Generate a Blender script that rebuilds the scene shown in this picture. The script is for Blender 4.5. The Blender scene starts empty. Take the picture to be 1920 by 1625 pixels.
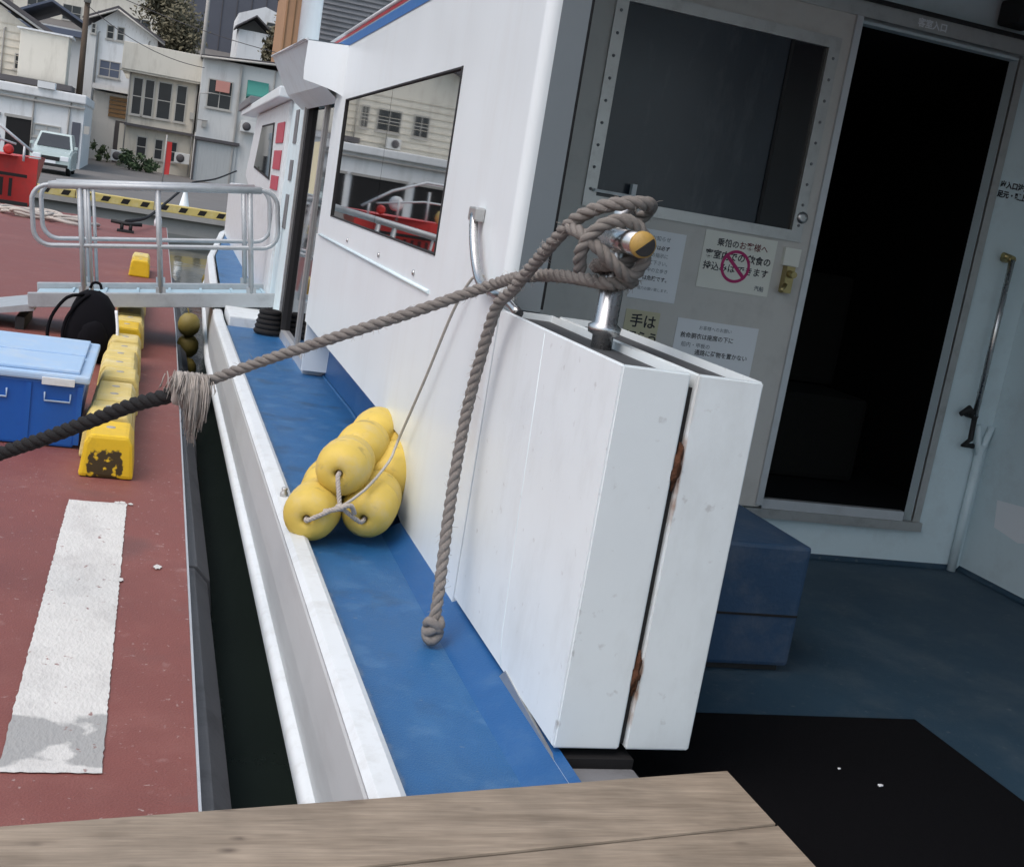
import bpy, bmesh, math, random
from mathutils import Vector, Matrix, noise as mnoise
random.seed(7)
R_ = math.radians
scene = bpy.context.scene
COL = scene.collection

# ------------------------------------------------------------------ camera
cam_d = bpy.data.cameras.new('camera'); cam = bpy.data.objects.new('camera', cam_d); COL.objects.link(cam)
rgt = Vector((0.94635, -0.27926, 0.16259)); dwn = Vector((0.10072, -0.22320, -0.96956)); fwd = Vector((0.30705, 0.93391, -0.18310))
cam.matrix_world = Matrix(((rgt.x, -dwn.x, -fwd.x, 0.0), (rgt.y, -dwn.y, -fwd.y, 0.0), (rgt.z, -dwn.z, -fwd.z, 1.4), (0, 0, 0, 1)))
cam_d.sensor_fit = 'HORIZONTAL'; cam_d.sensor_width = 36; cam_d.lens = 41.38
cam_d.clip_start = 0.05; cam_d.clip_end = 2000
scene.camera = cam

# ------------------------------------------------------------------ world, sun, exposure
SUN_EL, SUN_AZ = R_(58), R_(-120)          # azimuth measured from +Y towards +X
w = bpy.data.worlds.new('World'); scene.world = w; w.use_nodes = True
nt = w.node_tree; nt.nodes.clear()
sky = nt.nodes.new('ShaderNodeTexSky'); sky.sky_type = 'NISHITA'; sky.sun_disc = False
sky.sun_elevation = SUN_EL; sky.sun_rotation = SUN_AZ
sky.air_density = 1.0; sky.dust_density = 4.0; sky.ozone_density = 1.0
hsv = nt.nodes.new('ShaderNodeHueSaturation'); hsv.inputs['Hue'].default_value = 0.480; hsv.inputs['Saturation'].default_value = 0.85   # cloud cover greys the whole sky
bg = nt.nodes.new('ShaderNodeBackground'); bg.inputs['Strength'].default_value = 0.15
wo = nt.nodes.new('ShaderNodeOutputWorld')
nt.links.new(sky.outputs[0], hsv.inputs['Color']); nt.links.new(hsv.outputs[0], bg.inputs['Color']); nt.links.new(bg.outputs[0], wo.inputs[0])
sd = bpy.data.lights.new('sun', 'SUN'); sd.energy = 0.5; sd.angle = R_(50); sd.color = (1.0, 0.975, 0.94)
sun = bpy.data.objects.new('sun', sd); COL.objects.link(sun)
sdir = Vector((math.sin(SUN_AZ) * math.cos(SUN_EL), math.cos(SUN_AZ) * math.cos(SUN_EL), math.sin(SUN_EL)))
sun.rotation_euler = sdir.to_track_quat('Z', 'Y').to_euler()
scene.view_settings.view_transform = 'Standard'; scene.view_settings.look = 'None'
scene.view_settings.exposure = 0.55; scene.view_settings.gamma = 1.0; scene.view_settings.use_curve_mapping = False

# ------------------------------------------------------------------ materials
MATS = {}
def mat(name, col, rough=0.5, var=0.12, scale=6.0, metal=0.0, bump=0.0, bscale=60.0, dirt=None, dscale=2.0, damt=0.5,
        stretch=(1, 1, 1), spec=0.5, ior=None, rvar=0.1):
    """principled with noise-varied colour, optional dirt colour in patches (stretched along an axis for streaks), fine bump"""
    m = bpy.data.materials.new(name); m.use_nodes = True; MATS[name] = m
    n, l = m.node_tree.nodes, m.node_tree.links
    b = n['Principled BSDF']
    tc = n.new('ShaderNodeTexCoord')
    mp = n.new('ShaderNodeMapping'); mp.inputs['Scale'].default_value = stretch; l.new(tc.outputs['Object'], mp.inputs[0])
    nz = n.new('ShaderNodeTexNoise'); nz.inputs['Scale'].default_value = scale; nz.inputs['Detail'].default_value = 8; nz.inputs['Roughness'].default_value = 0.65
    l.new(tc.outputs['Object'], nz.inputs['Vector'])
    mix = n.new('ShaderNodeMix'); mix.data_type = 'RGBA'
    mix.inputs[6].default_value = (*[max(0, c * (1 - var)) for c in col], 1); mix.inputs[7].default_value = (*[min(1, c * (1 + var)) for c in col], 1)
    l.new(nz.outputs['Fac'], mix.inputs[0]); out = mix.outputs[2]
    if dirt:
        dz = n.new('ShaderNodeTexNoise'); dz.inputs['Scale'].default_value = dscale; dz.inputs['Detail'].default_value = 10; dz.inputs['Roughness'].default_value = 0.7
        l.new(mp.outputs[0], dz.inputs['Vector'])
        rp = n.new('ShaderNodeValToRGB'); rp.color_ramp.elements[0].position = 0.5; rp.color_ramp.elements[1].position = 0.78
        rp.color_ramp.elements[1].color = (damt, damt, damt, 1)
        l.new(dz.outputs['Fac'], rp.inputs[0])
        mx = n.new('ShaderNodeMix'); mx.data_type = 'RGBA'; l.new(rp.outputs[0], mx.inputs[0]); l.new(out, mx.inputs[6]); mx.inputs[7].default_value = (*dirt, 1)
        out = mx.outputs[2]
    l.new(out, b.inputs['Base Color'])
    b.inputs['Metallic'].default_value = metal
    rr = n.new('ShaderNodeMapRange'); rr.inputs['To Min'].default_value = max(0.0, rough - rvar); rr.inputs['To Max'].default_value = min(1, rough + rvar)
    l.new(nz.outputs['Fac'], rr.inputs[0]); l.new(rr.outputs[0], b.inputs['Roughness'])
    b.inputs['Specular IOR Level'].default_value = spec
    if ior: b.inputs['IOR'].default_value = ior
    if bump:
        bz = n.new('ShaderNodeTexNoise'); bz.inputs['Scale'].default_value = bscale; bz.inputs['Detail'].default_value = 6
        l.new(mp.outputs[0], bz.inputs['Vector'])
        bp = n.new('ShaderNodeBump'); bp.inputs['Strength'].default_value = bump; bp.inputs['Distance'].default_value = 0.01
        l.new(bz.outputs['Fac'], bp.inputs['Height']); l.new(bp.outputs[0], b.inputs['Normal'])
    return m

def add_layer(m, col, coords_fn, noise_scale=30.0, thresh=(0.45, 0.6), amount=1.0):
    """mix a colour over a material's base by noise times a mask built by coords_fn(nodes, links, xyz)"""
    n, l = m.node_tree.nodes, m.node_tree.links; b = n['Principled BSDF']
    src = b.inputs['Base Color'].links[0].from_socket
    tc = n.new('ShaderNodeTexCoord'); sp = n.new('ShaderNodeSeparateXYZ'); l.new(tc.outputs['Object'], sp.inputs[0])
    nz = n.new('ShaderNodeTexNoise'); nz.inputs['Scale'].default_value = noise_scale; nz.inputs['Detail'].default_value = 8; l.new(tc.outputs['Object'], nz.inputs['Vector'])
    mask = coords_fn(n, l, sp)
    mm = n.new('ShaderNodeMath'); mm.operation = 'MULTIPLY'; l.new(mask, mm.inputs[0]); l.new(nz.outputs['Fac'], mm.inputs[1])
    mr = n.new('ShaderNodeMapRange'); mr.inputs['From Min'].default_value = thresh[0]; mr.inputs['From Max'].default_value = thresh[1]; mr.inputs['To Max'].default_value = amount
    l.new(mm.outputs[0], mr.inputs[0])
    mx = n.new('ShaderNodeMix'); mx.data_type = 'RGBA'; l.new(mr.outputs[0], mx.inputs[0]); l.new(src, mx.inputs[6]); mx.inputs[7].default_value = (*col, 1)
    l.new(mx.outputs[2], b.inputs['Base Color'])

def band(n, l, s, c, half, soft):
    """1 inside |s-c|<half, falling to 0 over soft"""
    a = n.new('ShaderNodeMath'); a.operation = 'SUBTRACT'; l.new(s, a.inputs[0]); a.inputs[1].default_value = c
    ab = n.new('ShaderNodeMath'); ab.operation = 'ABSOLUTE'; l.new(a.outputs[0], ab.inputs[0])
    r = n.new('ShaderNodeMapRange'); r.inputs['From Min'].default_value = half; r.inputs['From Max'].default_value = half + soft
    r.inputs['To Min'].default_value = 1; r.inputs['To Max'].default_value = 0; l.new(ab.outputs[0], r.inputs[0]); return r.outputs[0]
def mul(n, l, a, b):
    m = n.new('ShaderNodeMath'); m.operation = 'MULTIPLY'; l.new(a, m.inputs[0]); l.new(b, m.inputs[1]); return m.outputs[0]
def add(n, l, a, b):
    m = n.new('ShaderNodeMath'); m.operation = 'ADD'; m.use_clamp = True; l.new(a, m.inputs[0]); l.new(b, m.inputs[1]); return m.outputs[0]

white = mat('white_gelcoat', (.70, .765, .795), .34, .04, 3, bump=.05, bscale=9, dirt=(.50, .48, .45), dscale=3.0, damt=.18, stretch=(3, 3, .35))
white2 = mat('white_panel', (.69, .75, .775), .38, .06, 4, bump=.10, bscale=7, dirt=(.48, .51, .51), dscale=6.0, damt=.45, stretch=(1, 1, .45))
hullw = mat('hull_topside', (.46, .49, .50), .42, .10, 5, bump=.06, bscale=10, dirt=(.30, .30, .30), dscale=5.0, damt=.5, stretch=(1, .25, 1.2))
capw = mat('cap_white', (.63, .67, .69), .4, .07, 9, dirt=(.38, .38, .35), dscale=12, damt=.55)
blue = mat('blue_deck_paint', (.014, .098, .255), .40, .20, 7, bump=.35, bscale=420, dirt=(.07, .20, .36), dscale=3.0, damt=.55, stretch=(1, .4, 1))
add_layer(blue, (.20, .24, .28), lambda n, l, s: band(n, l, s.outputs[2], 0, .5, .1), 42, (.68, .74), .5)
add_layer(blue, (.16, .21, .26), lambda n, l, s: mul(n, l, band(n, l, s.outputs[0], -.325, .006, .03), band(n, l, s.outputs[2], 0, .5, .1)), 16, (.36, .6), .7)
add_layer(blue, (.05, .15, .31), lambda n, l, s: band(n, l, s.outputs[2], 0, .5, .1), 9, (.55, .66), .6)
add_layer(blue, (.018, .055, .12), lambda n, l, s: band(n, l, s.outputs[2], 0, .5, .1), 5.5, (.56, .70), .7)
blue2 = mat('blue_coaming_paint', (.010, .080, .235), .42, .14, 7, bump=.15, bscale=200, dirt=(.07, .15, .26), dscale=7, damt=.5)
bluef = mat('dark_blue_floor', (.015, .044, .075), .55, .2, 9, bump=.25, bscale=300, dirt=(.075, .10, .12), dscale=3.5, damt=.7)
add_layer(bluef, (.14, .16, .17), lambda n, l, s: band(n, l, s.outputs[2], 0, .5, .1), 45, (.64, .72), .5)
navy = mat('dark_blue_box', (.015, .046, .100), .55, .18, 8, bump=.15, bscale=80, dirt=(.12, .13, .15), dscale=6, damt=.5)
antif = mat('dark_bottom_paint', (.012, .014, .018), .6, .2, 5)
blk = mat('black_rubber', (.012, .012, .013), .7, .2, 20, bump=.2, bscale=200)
blkmat = mat('black_floor_mat', (.0035, .0035, .0045), .95, .25, 120, bump=.4, bscale=500, spec=.08)
bulk = mat('grey_bulkhead', (.62, .74, .78), .45, .05, 4, dirt=(.28, .28, .27), dscale=4, damt=.35, bump=.05, bscale=10)
doorg = mat('grey_door_panel', (.58, .57, .54), .42, .05, 5, dirt=(.26, .25, .24), dscale=6, damt=.35)
alu = mat('aluminium', (.52, .52, .51), .38, .08, 30, metal=.75, dirt=(.22, .21, .20), dscale=14, damt=.5)
aluw = mat('aluminium_bright', (.60, .62, .64), .42, .08, 20, metal=.55, dirt=(.30, .30, .30), dscale=10, damt=.4)
steel = mat('stainless_steel', (.50, .50, .50), .27, .05, 25, metal=1.0, dirt=(.30, .25, .2), dscale=18, damt=.35)
brass = mat('brass', (.42, .34, .16), .35, .15, 30, metal=.9)
rust = mat('rust', (.085, .030, .011), .85, .4, 60, bump=.6, bscale=180, dirt=(.03, .015, .01), dscale=40, damt=.8)
glass = mat('tinted_window_glass', (.40, .41, .41), .02, .03, 3, metal=1.0, rvar=.01)
glassd = mat('side_door_glass', (.17, .17, .19), .05, .2, 2.0, metal=1.0, rvar=.02, dirt=(.10, .075, .06), dscale=3, damt=.8)  # brown patches stand in for the brownish reflection in this door
dglass = mat('door_glass_smears_reflection', (.028, .038, .050), .18, .25, 2.5, ior=1.5, rvar=.06, dirt=(.085, .10, .115), dscale=3.5, damt=.8, stretch=(2, 1, .6))  # pale patches put smears and a faint reflection into the colour
dglass2 = mat('door_glass_dark', (.006, .007, .009), .08, .2, 4, ior=1.5)
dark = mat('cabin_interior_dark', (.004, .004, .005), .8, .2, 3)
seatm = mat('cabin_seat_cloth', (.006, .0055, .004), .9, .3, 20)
red = mat('red_stripe', (.50, .035, .055), .4, .12, 20)
bluest = mat('blue_stripe', (.03, .14, .40), .4, .1, 20)
redp = mat('red_paint', (.55, .035, .03), .42, .12, 6, dirt=(.25, .06, .05), dscale=4, damt=.5)
redlet = mat('faded_red_panel', (.42, .06, .09), .5, .2, 30)
pont = mat('pontoon_red_oxide', (.185, .060, .050), .6, .16, 5, bump=.3, bscale=160, dirt=(.29, .135, .115), dscale=1.6, damt=.55)
add_layer(pont, (.40, .33, .31), lambda n, l, s: band(n, l, s.outputs[2], 0, .5, .1), 55, (.66, .72), .7)
add_layer(pont, (.42, .30, .28), lambda n, l, s: band(n, l, s.outputs[2], 0, .5, .1), 11, (.66, .76), .35)
add_layer(pont, (.10, .045, .042), lambda n, l, s: band(n, l, s.outputs[2], 0, .5, .1), 3.2, (.60, .75), .6)
lane = mat('white_road_paint', (.57, .57, .55), .65, .12, 14, bump=.4, bscale=90, dirt=(.38, .37, .36), dscale=6, damt=.8, stretch=(1, .5, 1))
lanegrey = mat('grey_worn_paint', (.36, .365, .36), .65, .12, 20, bump=.3, bscale=90, dirt=(.25, .25, .25), dscale=20, damt=.5)
rub = mat('grey_rubber_fender', (.16, .165, .175), .6, .2, 6, bump=.2, bscale=60, dirt=(.05, .05, .055), dscale=5, damt=.7)
conc = mat('concrete', (.36, .35, .33), .8, .12, 3, bump=.3, bscale=30, dirt=(.20, .19, .18), dscale=1.2, damt=.6)
asph = mat('asphalt', (.13, .125, .12), .85, .2, 2, bump=.3, bscale=40, dirt=(.20, .19, .18), dscale=.6, damt=.6)
water = mat('harbour_water', (.020, .030, .027), .06, .3, 1.5, bump=.55, bscale=3.2, ior=1.33, rvar=.02, stretch=(1, .55, 1))
yel = mat('yellow_kerb_paint', (.62, .49, .16), .6, .16, 14, bump=.35, bscale=50, dirt=(.70, .62, .38), dscale=5, damt=1.0)
yelb = mat('bright_yellow_plastic', (.70, .46, .015), .4, .1, 14, dirt=(.45, .30, .03), dscale=18, damt=.5)
grime = mat('black_grime', (.015, .013, .012), .9, .4, 60)
foam = mat('yellow_float_foam', (.60, .44, .085), .6, .12, 12, bump=.12, bscale=50, dirt=(.52, .44, .27), dscale=7, damt=.85)
add_layer(foam, (.20, .16, .07), lambda n, l, s: band(n, l, s.outputs[2], 0, 2, .1), 20, (.60, .72), .55)
foam2 = mat('olive_weathered_float', (.23, .185, .045), .6, .25, 12, bump=.2, bscale=40, dirt=(.10, .085, .04), dscale=8, damt=.8)
ropem = mat('grey_rope', (.225, .208, .192), .85, .22, 60, bump=.6, bscale=500, dirt=(.12, .10, .09), dscale=25, damt=.6)
ropel = mat('pale_rope', (.46, .42, .38), .85, .2, 60, bump=.5, bscale=500)
ropek = mat('black_rope', (.008, .008, .009), .85, .3, 60, bump=.6, bscale=400)
cordm = mat('thin_cord', (.40, .38, .34), .8, .1, 60)
plast = mat('blue_plastic', (.012, .11, .44), .32, .08, 8, dirt=(.02, .09, .33), dscale=6, damt=.5)
lid = mat('pale_blue_lid', (.36, .52, .72), .4, .07, 8, dirt=(.56, .60, .62), dscale=5, damt=.75)
fabric = mat('black_nylon', (.004, .004, .006), .95, .3, 30, bump=.3, bscale=300, spec=.15)
paper = mat('paper', (.80, .83, .86), .55, .03, 6)
paperc = mat('cream_paper', (.78, .79, .72), .55, .03, 6)
papery = mat('yellowish_paper', (.56, .53, .36), .55, .06, 6)
ink = mat('printed_ink', (.02, .022, .03), .6, .1, 40)
inkg = mat('grey_print', (.10, .13, .16), .6, .1, 40)
inkr = mat('magenta_print', (.44, .02, .14), .6, .1, 40)
inkd = mat('dark_red_print', (.14, .015, .015), .6, .1, 40)

def wood_mat():
    m = bpy.data.materials.new('weathered_wood'); m.use_nodes = True; MATS['wood'] = m
    n, l = m.node_tree.nodes, m.node_tree.links; b = n['Principled BSDF']
    tc = n.new('ShaderNodeTexCoord'); mp = n.new('ShaderNodeMapping'); mp.inputs['Scale'].default_value = (1.6, 15, 15); l.new(tc.outputs['Object'], mp.inputs[0])
    oi = n.new('ShaderNodeObjectInfo'); av = n.new('ShaderNodeVectorMath'); av.operation = 'ADD'; l.new(mp.outputs[0], av.inputs[0]); l.new(oi.outputs['Random'], av.inputs[1])
    g = n.new('ShaderNodeTexNoise'); g.inputs['Scale'].default_value = 3; g.inputs['Detail'].default_value = 12; g.inputs['Distortion'].default_value = .6; l.new(av.outputs[0], g.inputs['Vector'])
    rp = n.new('ShaderNodeValToRGB'); e = rp.color_ramp.elements
    e[0].position = .30; e[0].color = (.215, .172, .128, 1); e[1].position = .72; e[1].color = (.325, .268, .205, 1)
    l.new(g.outputs['Fac'], rp.inputs[0])
    v = n.new('ShaderNodeTexVoronoi'); v.inputs['Scale'].default_value = 1.0
    mp2 = n.new('ShaderNodeMapping'); mp2.inputs['Scale'].default_value = (9, 22, 22); l.new(tc.outputs['Object'], mp2.inputs[0]); l.new(mp2.outputs[0], v.inputs['Vector'])
    kr = n.new('ShaderNodeMapRange'); kr.inputs['From Min'].default_value = .05; kr.inputs['From Max'].default_value = .20; kr.inputs['To Min'].default_value = .75; kr.inputs['To Max'].default_value = 0
    l.new(v.outputs['Distance'], kr.inputs[0])
    pn = n.new('ShaderNodeTexNoise'); pn.inputs['Scale'].default_value = 9; l.new(tc.outputs['Object'], pn.inputs['Vector'])
    km = n.new('ShaderNodeMapRange'); km.inputs['From Min'].default_value = .48; km.inputs['From Max'].default_value = .60; l.new(pn.outputs['Fac'], km.inputs[0])
    kk = mul(n, l, kr.outputs[0], km.outputs[0])
    mx = n.new('ShaderNodeMix'); mx.data_type = 'RGBA'; l.new(kk, mx.inputs[0]); l.new(rp.outputs[0], mx.inputs[6]); mx.inputs[7].default_value = (.07, .05, .04, 1)
    mp3 = n.new('ShaderNodeMapping'); mp3.inputs['Scale'].default_value = (7, 110, 110); l.new(tc.outputs['Object'], mp3.inputs[0])
    g2 = n.new('ShaderNodeTexNoise'); g2.inputs['Scale'].default_value = 2; g2.inputs['Detail'].default_value = 8; l.new(mp3.outputs[0], g2.inputs['Vector'])
    r2 = n.new('ShaderNodeMapRange'); r2.inputs['From Min'].default_value = .3; r2.inputs['From Max'].default_value = .7; r2.inputs['To Min'].default_value = .86; r2.inputs['To Max'].default_value = 1.10; l.new(g2.outputs['Fac'], r2.inputs[0])
    bl = n.new('ShaderNodeTexNoise'); bl.inputs['Scale'].default_value = 6; bl.inputs['Detail'].default_value = 10; l.new(tc.outputs['Object'], bl.inputs['Vector'])
    r3 = n.new('ShaderNodeMapRange'); r3.inputs['From Min'].default_value = .3; r3.inputs['From Max'].default_value = .7; r3.inputs['To Min'].default_value = .74; r3.inputs['To Max'].default_value = 1.12; l.new(bl.outputs['Fac'], r3.inputs[0])
    ff = mul(n, l, r2.outputs[0], r3.outputs[0])
    vm = n.new('ShaderNodeVectorMath'); vm.operation = 'SCALE'; l.new(mx.outputs[2], vm.inputs[0]); l.new(ff, vm.inputs['Scale'])
    l.new(vm.outputs[0], b.inputs['Base Color']); b.inputs['Roughness'].default_value = .78
    bp = n.new('ShaderNodeBump'); bp.inputs['Strength'].default_value = .5; bp.inputs['Distance'].default_value = .004; l.new(g.outputs['Fac'], bp.inputs['Height']); l.new(bp.outputs[0], b.inputs['Normal'])
    return m
wood = wood_mat()

# rust stains with a shape of their own on the two gate panels and the cabin corner
def rust_mask(n, l, s):
    x = band(n, l, s.outputs[0], .162, .002, .010)
    z = add(n, l, band(n, l, s.outputs[2], .63, .05, .10), band(n, l, s.outputs[2], .19, .05, .10))
    return mul(n, l, x, z)
panelb = mat('white_panel_stained', (.69, .75, .775), .38, .06, 4, bump=.10, bscale=7, dirt=(.48, .51, .51), dscale=6.0, damt=.45, stretch=(1, 1, .45))
add_layer(panelb, (.26, .12, .05), rust_mask, 26, (.30, .62), .85)
add_layer(panelb, (.50, .46, .40), lambda n, l, s: band(n, l, s.outputs[0], .160, .004, .02), 14, (.40, .8), .5)
add_layer(white2, (.24, .23, .22), lambda n, l, s: mul(n, l, band(n, l, s.outputs[0], .0, .008, .02), band(n, l, s.outputs[1], -.875, .010, .03)), 17, (.60, .68), .7)
add_layer(white2, (.36, .36, .36), lambda n, l, s: band(n, l, s.outputs[2], .3, 2, 1), 30, (.66, .74), .5)
add_layer(panelb, (.36, .36, .36), lambda n, l, s: band(n, l, s.outputs[2], .3, 2, 1), 30, (.66, .74), .5)
add_layer(white, (.42, .33, .26), lambda n, l, s: mul(n, l, band(n, l, s.outputs[1], .06, .02, .07), band(n, l, s.outputs[2], .62, .18, .2)), 6, (.30, .8), .45)

# ------------------------------------------------------------------ mesh helpers
class MB:
    def __init__(s): s.v = []; s.f = []; s.sm = []
    def quad(s, *p, smooth=False):
        i = len(s.v); s.v += [Vector(q) for q in p]; s.f.append(tuple(range(i, i + len(p)))); s.sm.append(smooth); return s
    def box(s, x0, x1, y0, y1, z0, z1):
        i = len(s.v)
        s.v += [Vector(q) for q in ((x0, y0, z0), (x1, y0, z0), (x1, y1, z0), (x0, y1, z0), (x0, y0, z1), (x1, y0, z1), (x1, y1, z1), (x0, y1, z1))]
        for f in ((0, 3, 2, 1), (4, 5, 6, 7), (0, 1, 5, 4), (1, 2, 6, 5), (2, 3, 7, 6), (3, 0, 4, 7)):
            s.f.append(tuple(i + k for k in f)); s.sm.append(False)
        return s
    def hexa(s, p):
        i = len(s.v); s.v += [Vector(q) for q in p]
        for f in ((0, 3, 2, 1), (4, 5, 6, 7), (0, 1, 5, 4), (1, 2, 6, 5), (2, 3, 7, 6), (3, 0, 4, 7)):
            s.f.append(tuple(i + k for k in f)); s.sm.append(False)
        return s
    def prism(s, poly, axis, a, b):
        """poly: 2D points; axis 'x','y','z' the extrusion axis; a..b"""
        def P(q, t): return {'x': (t, q[0], q[1]), 'y': (q[0], t, q[1]), 'z': (q[0], q[1], t)}[axis]
        i = len(s.v); n = len(poly)
        s.v += [Vector(P(q, a)) for q in poly] + [Vector(P(q, b)) for q in poly]
        s.f.append(tuple(i + k for k in range(n))); s.f.append(tuple(i + n + k for k in reversed(range(n)))); s.sm += [False, False]
        for k in range(n):
            k2 = (k + 1) % n; s.f.append((i + k, i + n + k, i + n + k2, i + k2)); s.sm.append(False)
        return s
    def grid(s, rows, smooth=True):
        i = len(s.v); nr, nc = len(rows), len(rows[0])
        for r in rows: s.v += [Vector(q) for q in r]
        for a in range(nr - 1):
            for b in range(nc - 1):
                s.f.append((i + a * nc + b, i + a * nc + b + 1, i + (a + 1) * nc + b + 1, i + (a + 1) * nc + b)); s.sm.append(smooth)
        return s
    def tube(s, pts, r, n=8, cap=True, closed=False):
        pts = [Vector(p) for p in pts]; rs = r if isinstance(r, (list, tuple)) else [r] * len(pts)
        N = len(pts); i = len(s.v); nrm = None
        for k, p in enumerate(pts):
            if closed: t = pts[(k + 1) % N] - pts[k - 1]
            else: t = pts[min(k + 1, N - 1)] - pts[max(k - 1, 0)]
            t.normalize()
            if nrm is None:
                nrm = t.orthogonal().normalized()
            else:
                nrm = nrm - t * nrm.dot(t)
                nrm = nrm.normalized() if nrm.length > 1e-6 else t.orthogonal().normalized()
            bn = t.cross(nrm)
            for a in range(n):
                an = 2 * math.pi * a / n
                s.v.append(p + (nrm * math.cos(an) + bn * math.sin(an)) * rs[k])
        for k in range(N if closed else N - 1):
            k2 = (k + 1) % N
            for a in range(n):
                a2 = (a + 1) % n
                s.f.append((i + k * n + a, i + k * n + a2, i + k2 * n + a2, i + k2 * n + a)); s.sm.append(True)
        if cap and not closed:
            s.f.append(tuple(i + a for a in reversed(range(n)))); s.f.append(tuple(i + (N - 1) * n + a for a in range(n))); s.sm += [False, False]
        return s
    def lathe(s, prof, org, axis, n=20):
        """prof: (t along axis, radius)"""
        org = Vector(org); ax = Vector(axis).normalized(); u = ax.orthogonal().normalized(); w_ = ax.cross(u); i = len(s.v)
        for t, r in prof:
            for a in range(n):
                an = 2 * math.pi * a / n; s.v.append(org + ax * t + (u * math.cos(an) + w_ * math.sin(an)) * r)
        for k in range(len(prof) - 1):
            for a in range(n):
                a2 = (a + 1) % n; s.f.append((i + k * n + a, i + k * n + a2, i + (k + 1) * n + a2, i + (k + 1) * n + a)); s.sm.append(True)
        for k, rev in ((0, True), (len(prof) - 1, False)):
            if prof[k][1] > 1e-4:
                ids = [i + k * n + a for a in range(n)]; s.f.append(tuple(reversed(ids) if rev else ids)); s.sm.append(False)
        return s
    def blob(s, c, r, seed=0, n=10, m=7, amp=.12):
        c = Vector(c); rx, ry, rz = r if isinstance(r, (tuple, list)) else (r, r, r); rows = []
        for a in range(m + 1):
            th = math.pi * a / m; row = []
            for b in range(n + 1):
                ph = 2 * math.pi * (b % n) / n; d = Vector((math.sin(th) * math.cos(ph), math.sin(th) * math.sin(ph), math.cos(th)))
                k = 1 + amp * mnoise.noise(d * 1.7 + Vector((seed, seed * 1.3, 0))) * 2
                row.append(c + Vector((d.x * rx, d.y * ry, d.z * rz)) * k)
            rows.append(row)
        return s.grid(rows)
    def build(s, name, m, parent=None, bevel=0, seg=2, loc=None):
        off = Vector((0, 0, 0))
        if parent is not None:
            o = parent
            while o is not None: off += o.location; o = o.parent
        if loc is not None: off = Vector(loc)
        me = bpy.data.meshes.new(name)
        me.from_pydata([v - off for v in s.v], [], s.f); me.update()
        for p, q in zip(me.polygons, s.sm): p.use_smooth = q
        bm = bmesh.new(); bm.from_mesh(me); bmesh.ops.remove_doubles(bm, verts=bm.verts, dist=1e-5); bmesh.ops.recalc_face_normals(bm, faces=bm.faces)
        if bevel:
            es = [e for e in bm.edges if len(e.link_faces) == 2 and e.calc_face_angle(0) > .6]
            bmesh.ops.bevel(bm, geom=es, offset=bevel, segments=seg, affect='EDGES', profile=.6, clamp_overlap=True)
        bm.to_mesh(me); bm.free()
        me.materials.append(m)
        ob = bpy.data.objects.new(name, me); COL.objects.link(ob)
        if parent is not None: ob.parent = parent
        if loc is not None: ob.location = loc
        return ob
def tag(o, label=None, cat=None, group=None, kind=None):
    if label: o['label'] = label
    if cat: o['category'] = cat
    if group: o['group'] = group
    if kind: o['kind'] = kind
    return o
def thing(name, loc, label, cat, group=None):
    o = bpy.data.objects.new(name, None); COL.objects.link(o); o.location = loc; o.empty_display_size = .2
    return tag(o, label, cat, group)
def copy_tree(o, parent=None):
    c = o.copy(); COL.objects.link(c)
    if parent: c.parent = parent
    for ch in list(o.children):
        if ch.name != c.name: copy_tree(ch, c)
    return c
def B(*a): return MB().box(*a)
def spline(pts, step):
    pts = [Vector(p) for p in pts]; out = []
    P = [pts[0] * 2 - pts[1]] + pts + [pts[-1] * 2 - pts[-2]]
    for i in range(1, len(P) - 2):
        p0, p1, p2, p3 = P[i - 1:i + 3]; n = max(2, int((p2 - p1).length / step))
        for k in range(n):
            t = k / n
            out.append(.5 * ((2 * p1) + (p2 - p0) * t + (2 * p0 - 5 * p1 + 4 * p2 - p3) * t * t + (3 * p1 - p0 - 3 * p2 + p3) * t ** 3))
    out.append(pts[-1]); return out
def rope_mb(pts, r, pitch, step=None, strands=3, mb=None, n=7):
    """laid rope: strands twisted round a smooth path"""
    mb = mb or MB(); step = step or pitch / 9; path = spline(pts, step); N = len(path)
    frames = []; nrm = None; s_ = 0; S = []
    for k, p in enumerate(path):
        t = (path[min(k + 1, N - 1)] - path[max(k - 1, 0)]).normalized()
        nrm = t.orthogonal().normalized() if nrm is None else (nrm - t * nrm.dot(t)).normalized()
        frames.append((nrm.copy(), t.cross(nrm))); S.append(s_)
        if k < N - 1: s_ += (path[k + 1] - p).length
    for q in range(strands):
        mb.tube([path[k] + (frames[k][0] * math.cos(2 * math.pi * (S[k] / pitch + q / strands)) + frames[k][1] * math.sin(2 * math.pi * (S[k] / pitch + q / strands))) * r * .5 for k in range(N)], r * .56, n)
    return mb
TXT = {}
def text_mb(body, size, x, y, z, align='LEFT', bold=0.0):
    """flat lettering on a plane facing -Y, baseline start at (x, y, z)"""
    key = (body, size, align, bold)
    if key not in TXT:
        cu = bpy.data.curves.new('t', 'FONT'); cu.body = body; cu.size = size; cu.align_x = align; cu.resolution_u = 2; cu.offset = bold
        ob = bpy.data.objects.new('t', cu); COL.objects.link(ob)
        dg = bpy.context.evaluated_depsgraph_get(); me = bpy.data.meshes.new_from_object(ob.evaluated_get(dg))
        TXT[key] = ([tuple(v.co) for v in me.vertices], [tuple(p.vertices) for p in me.polygons])
        bpy.data.objects.remove(ob); bpy.data.curves.remove(cu); bpy.data.meshes.remove(me)
    V, F = TXT[key]; mb = MB(); mb.v = [Vector((x + v[0], y, z + v[1])) for v in V]; mb.f = list(F); mb.sm = [False] * len(F); return mb

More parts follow.
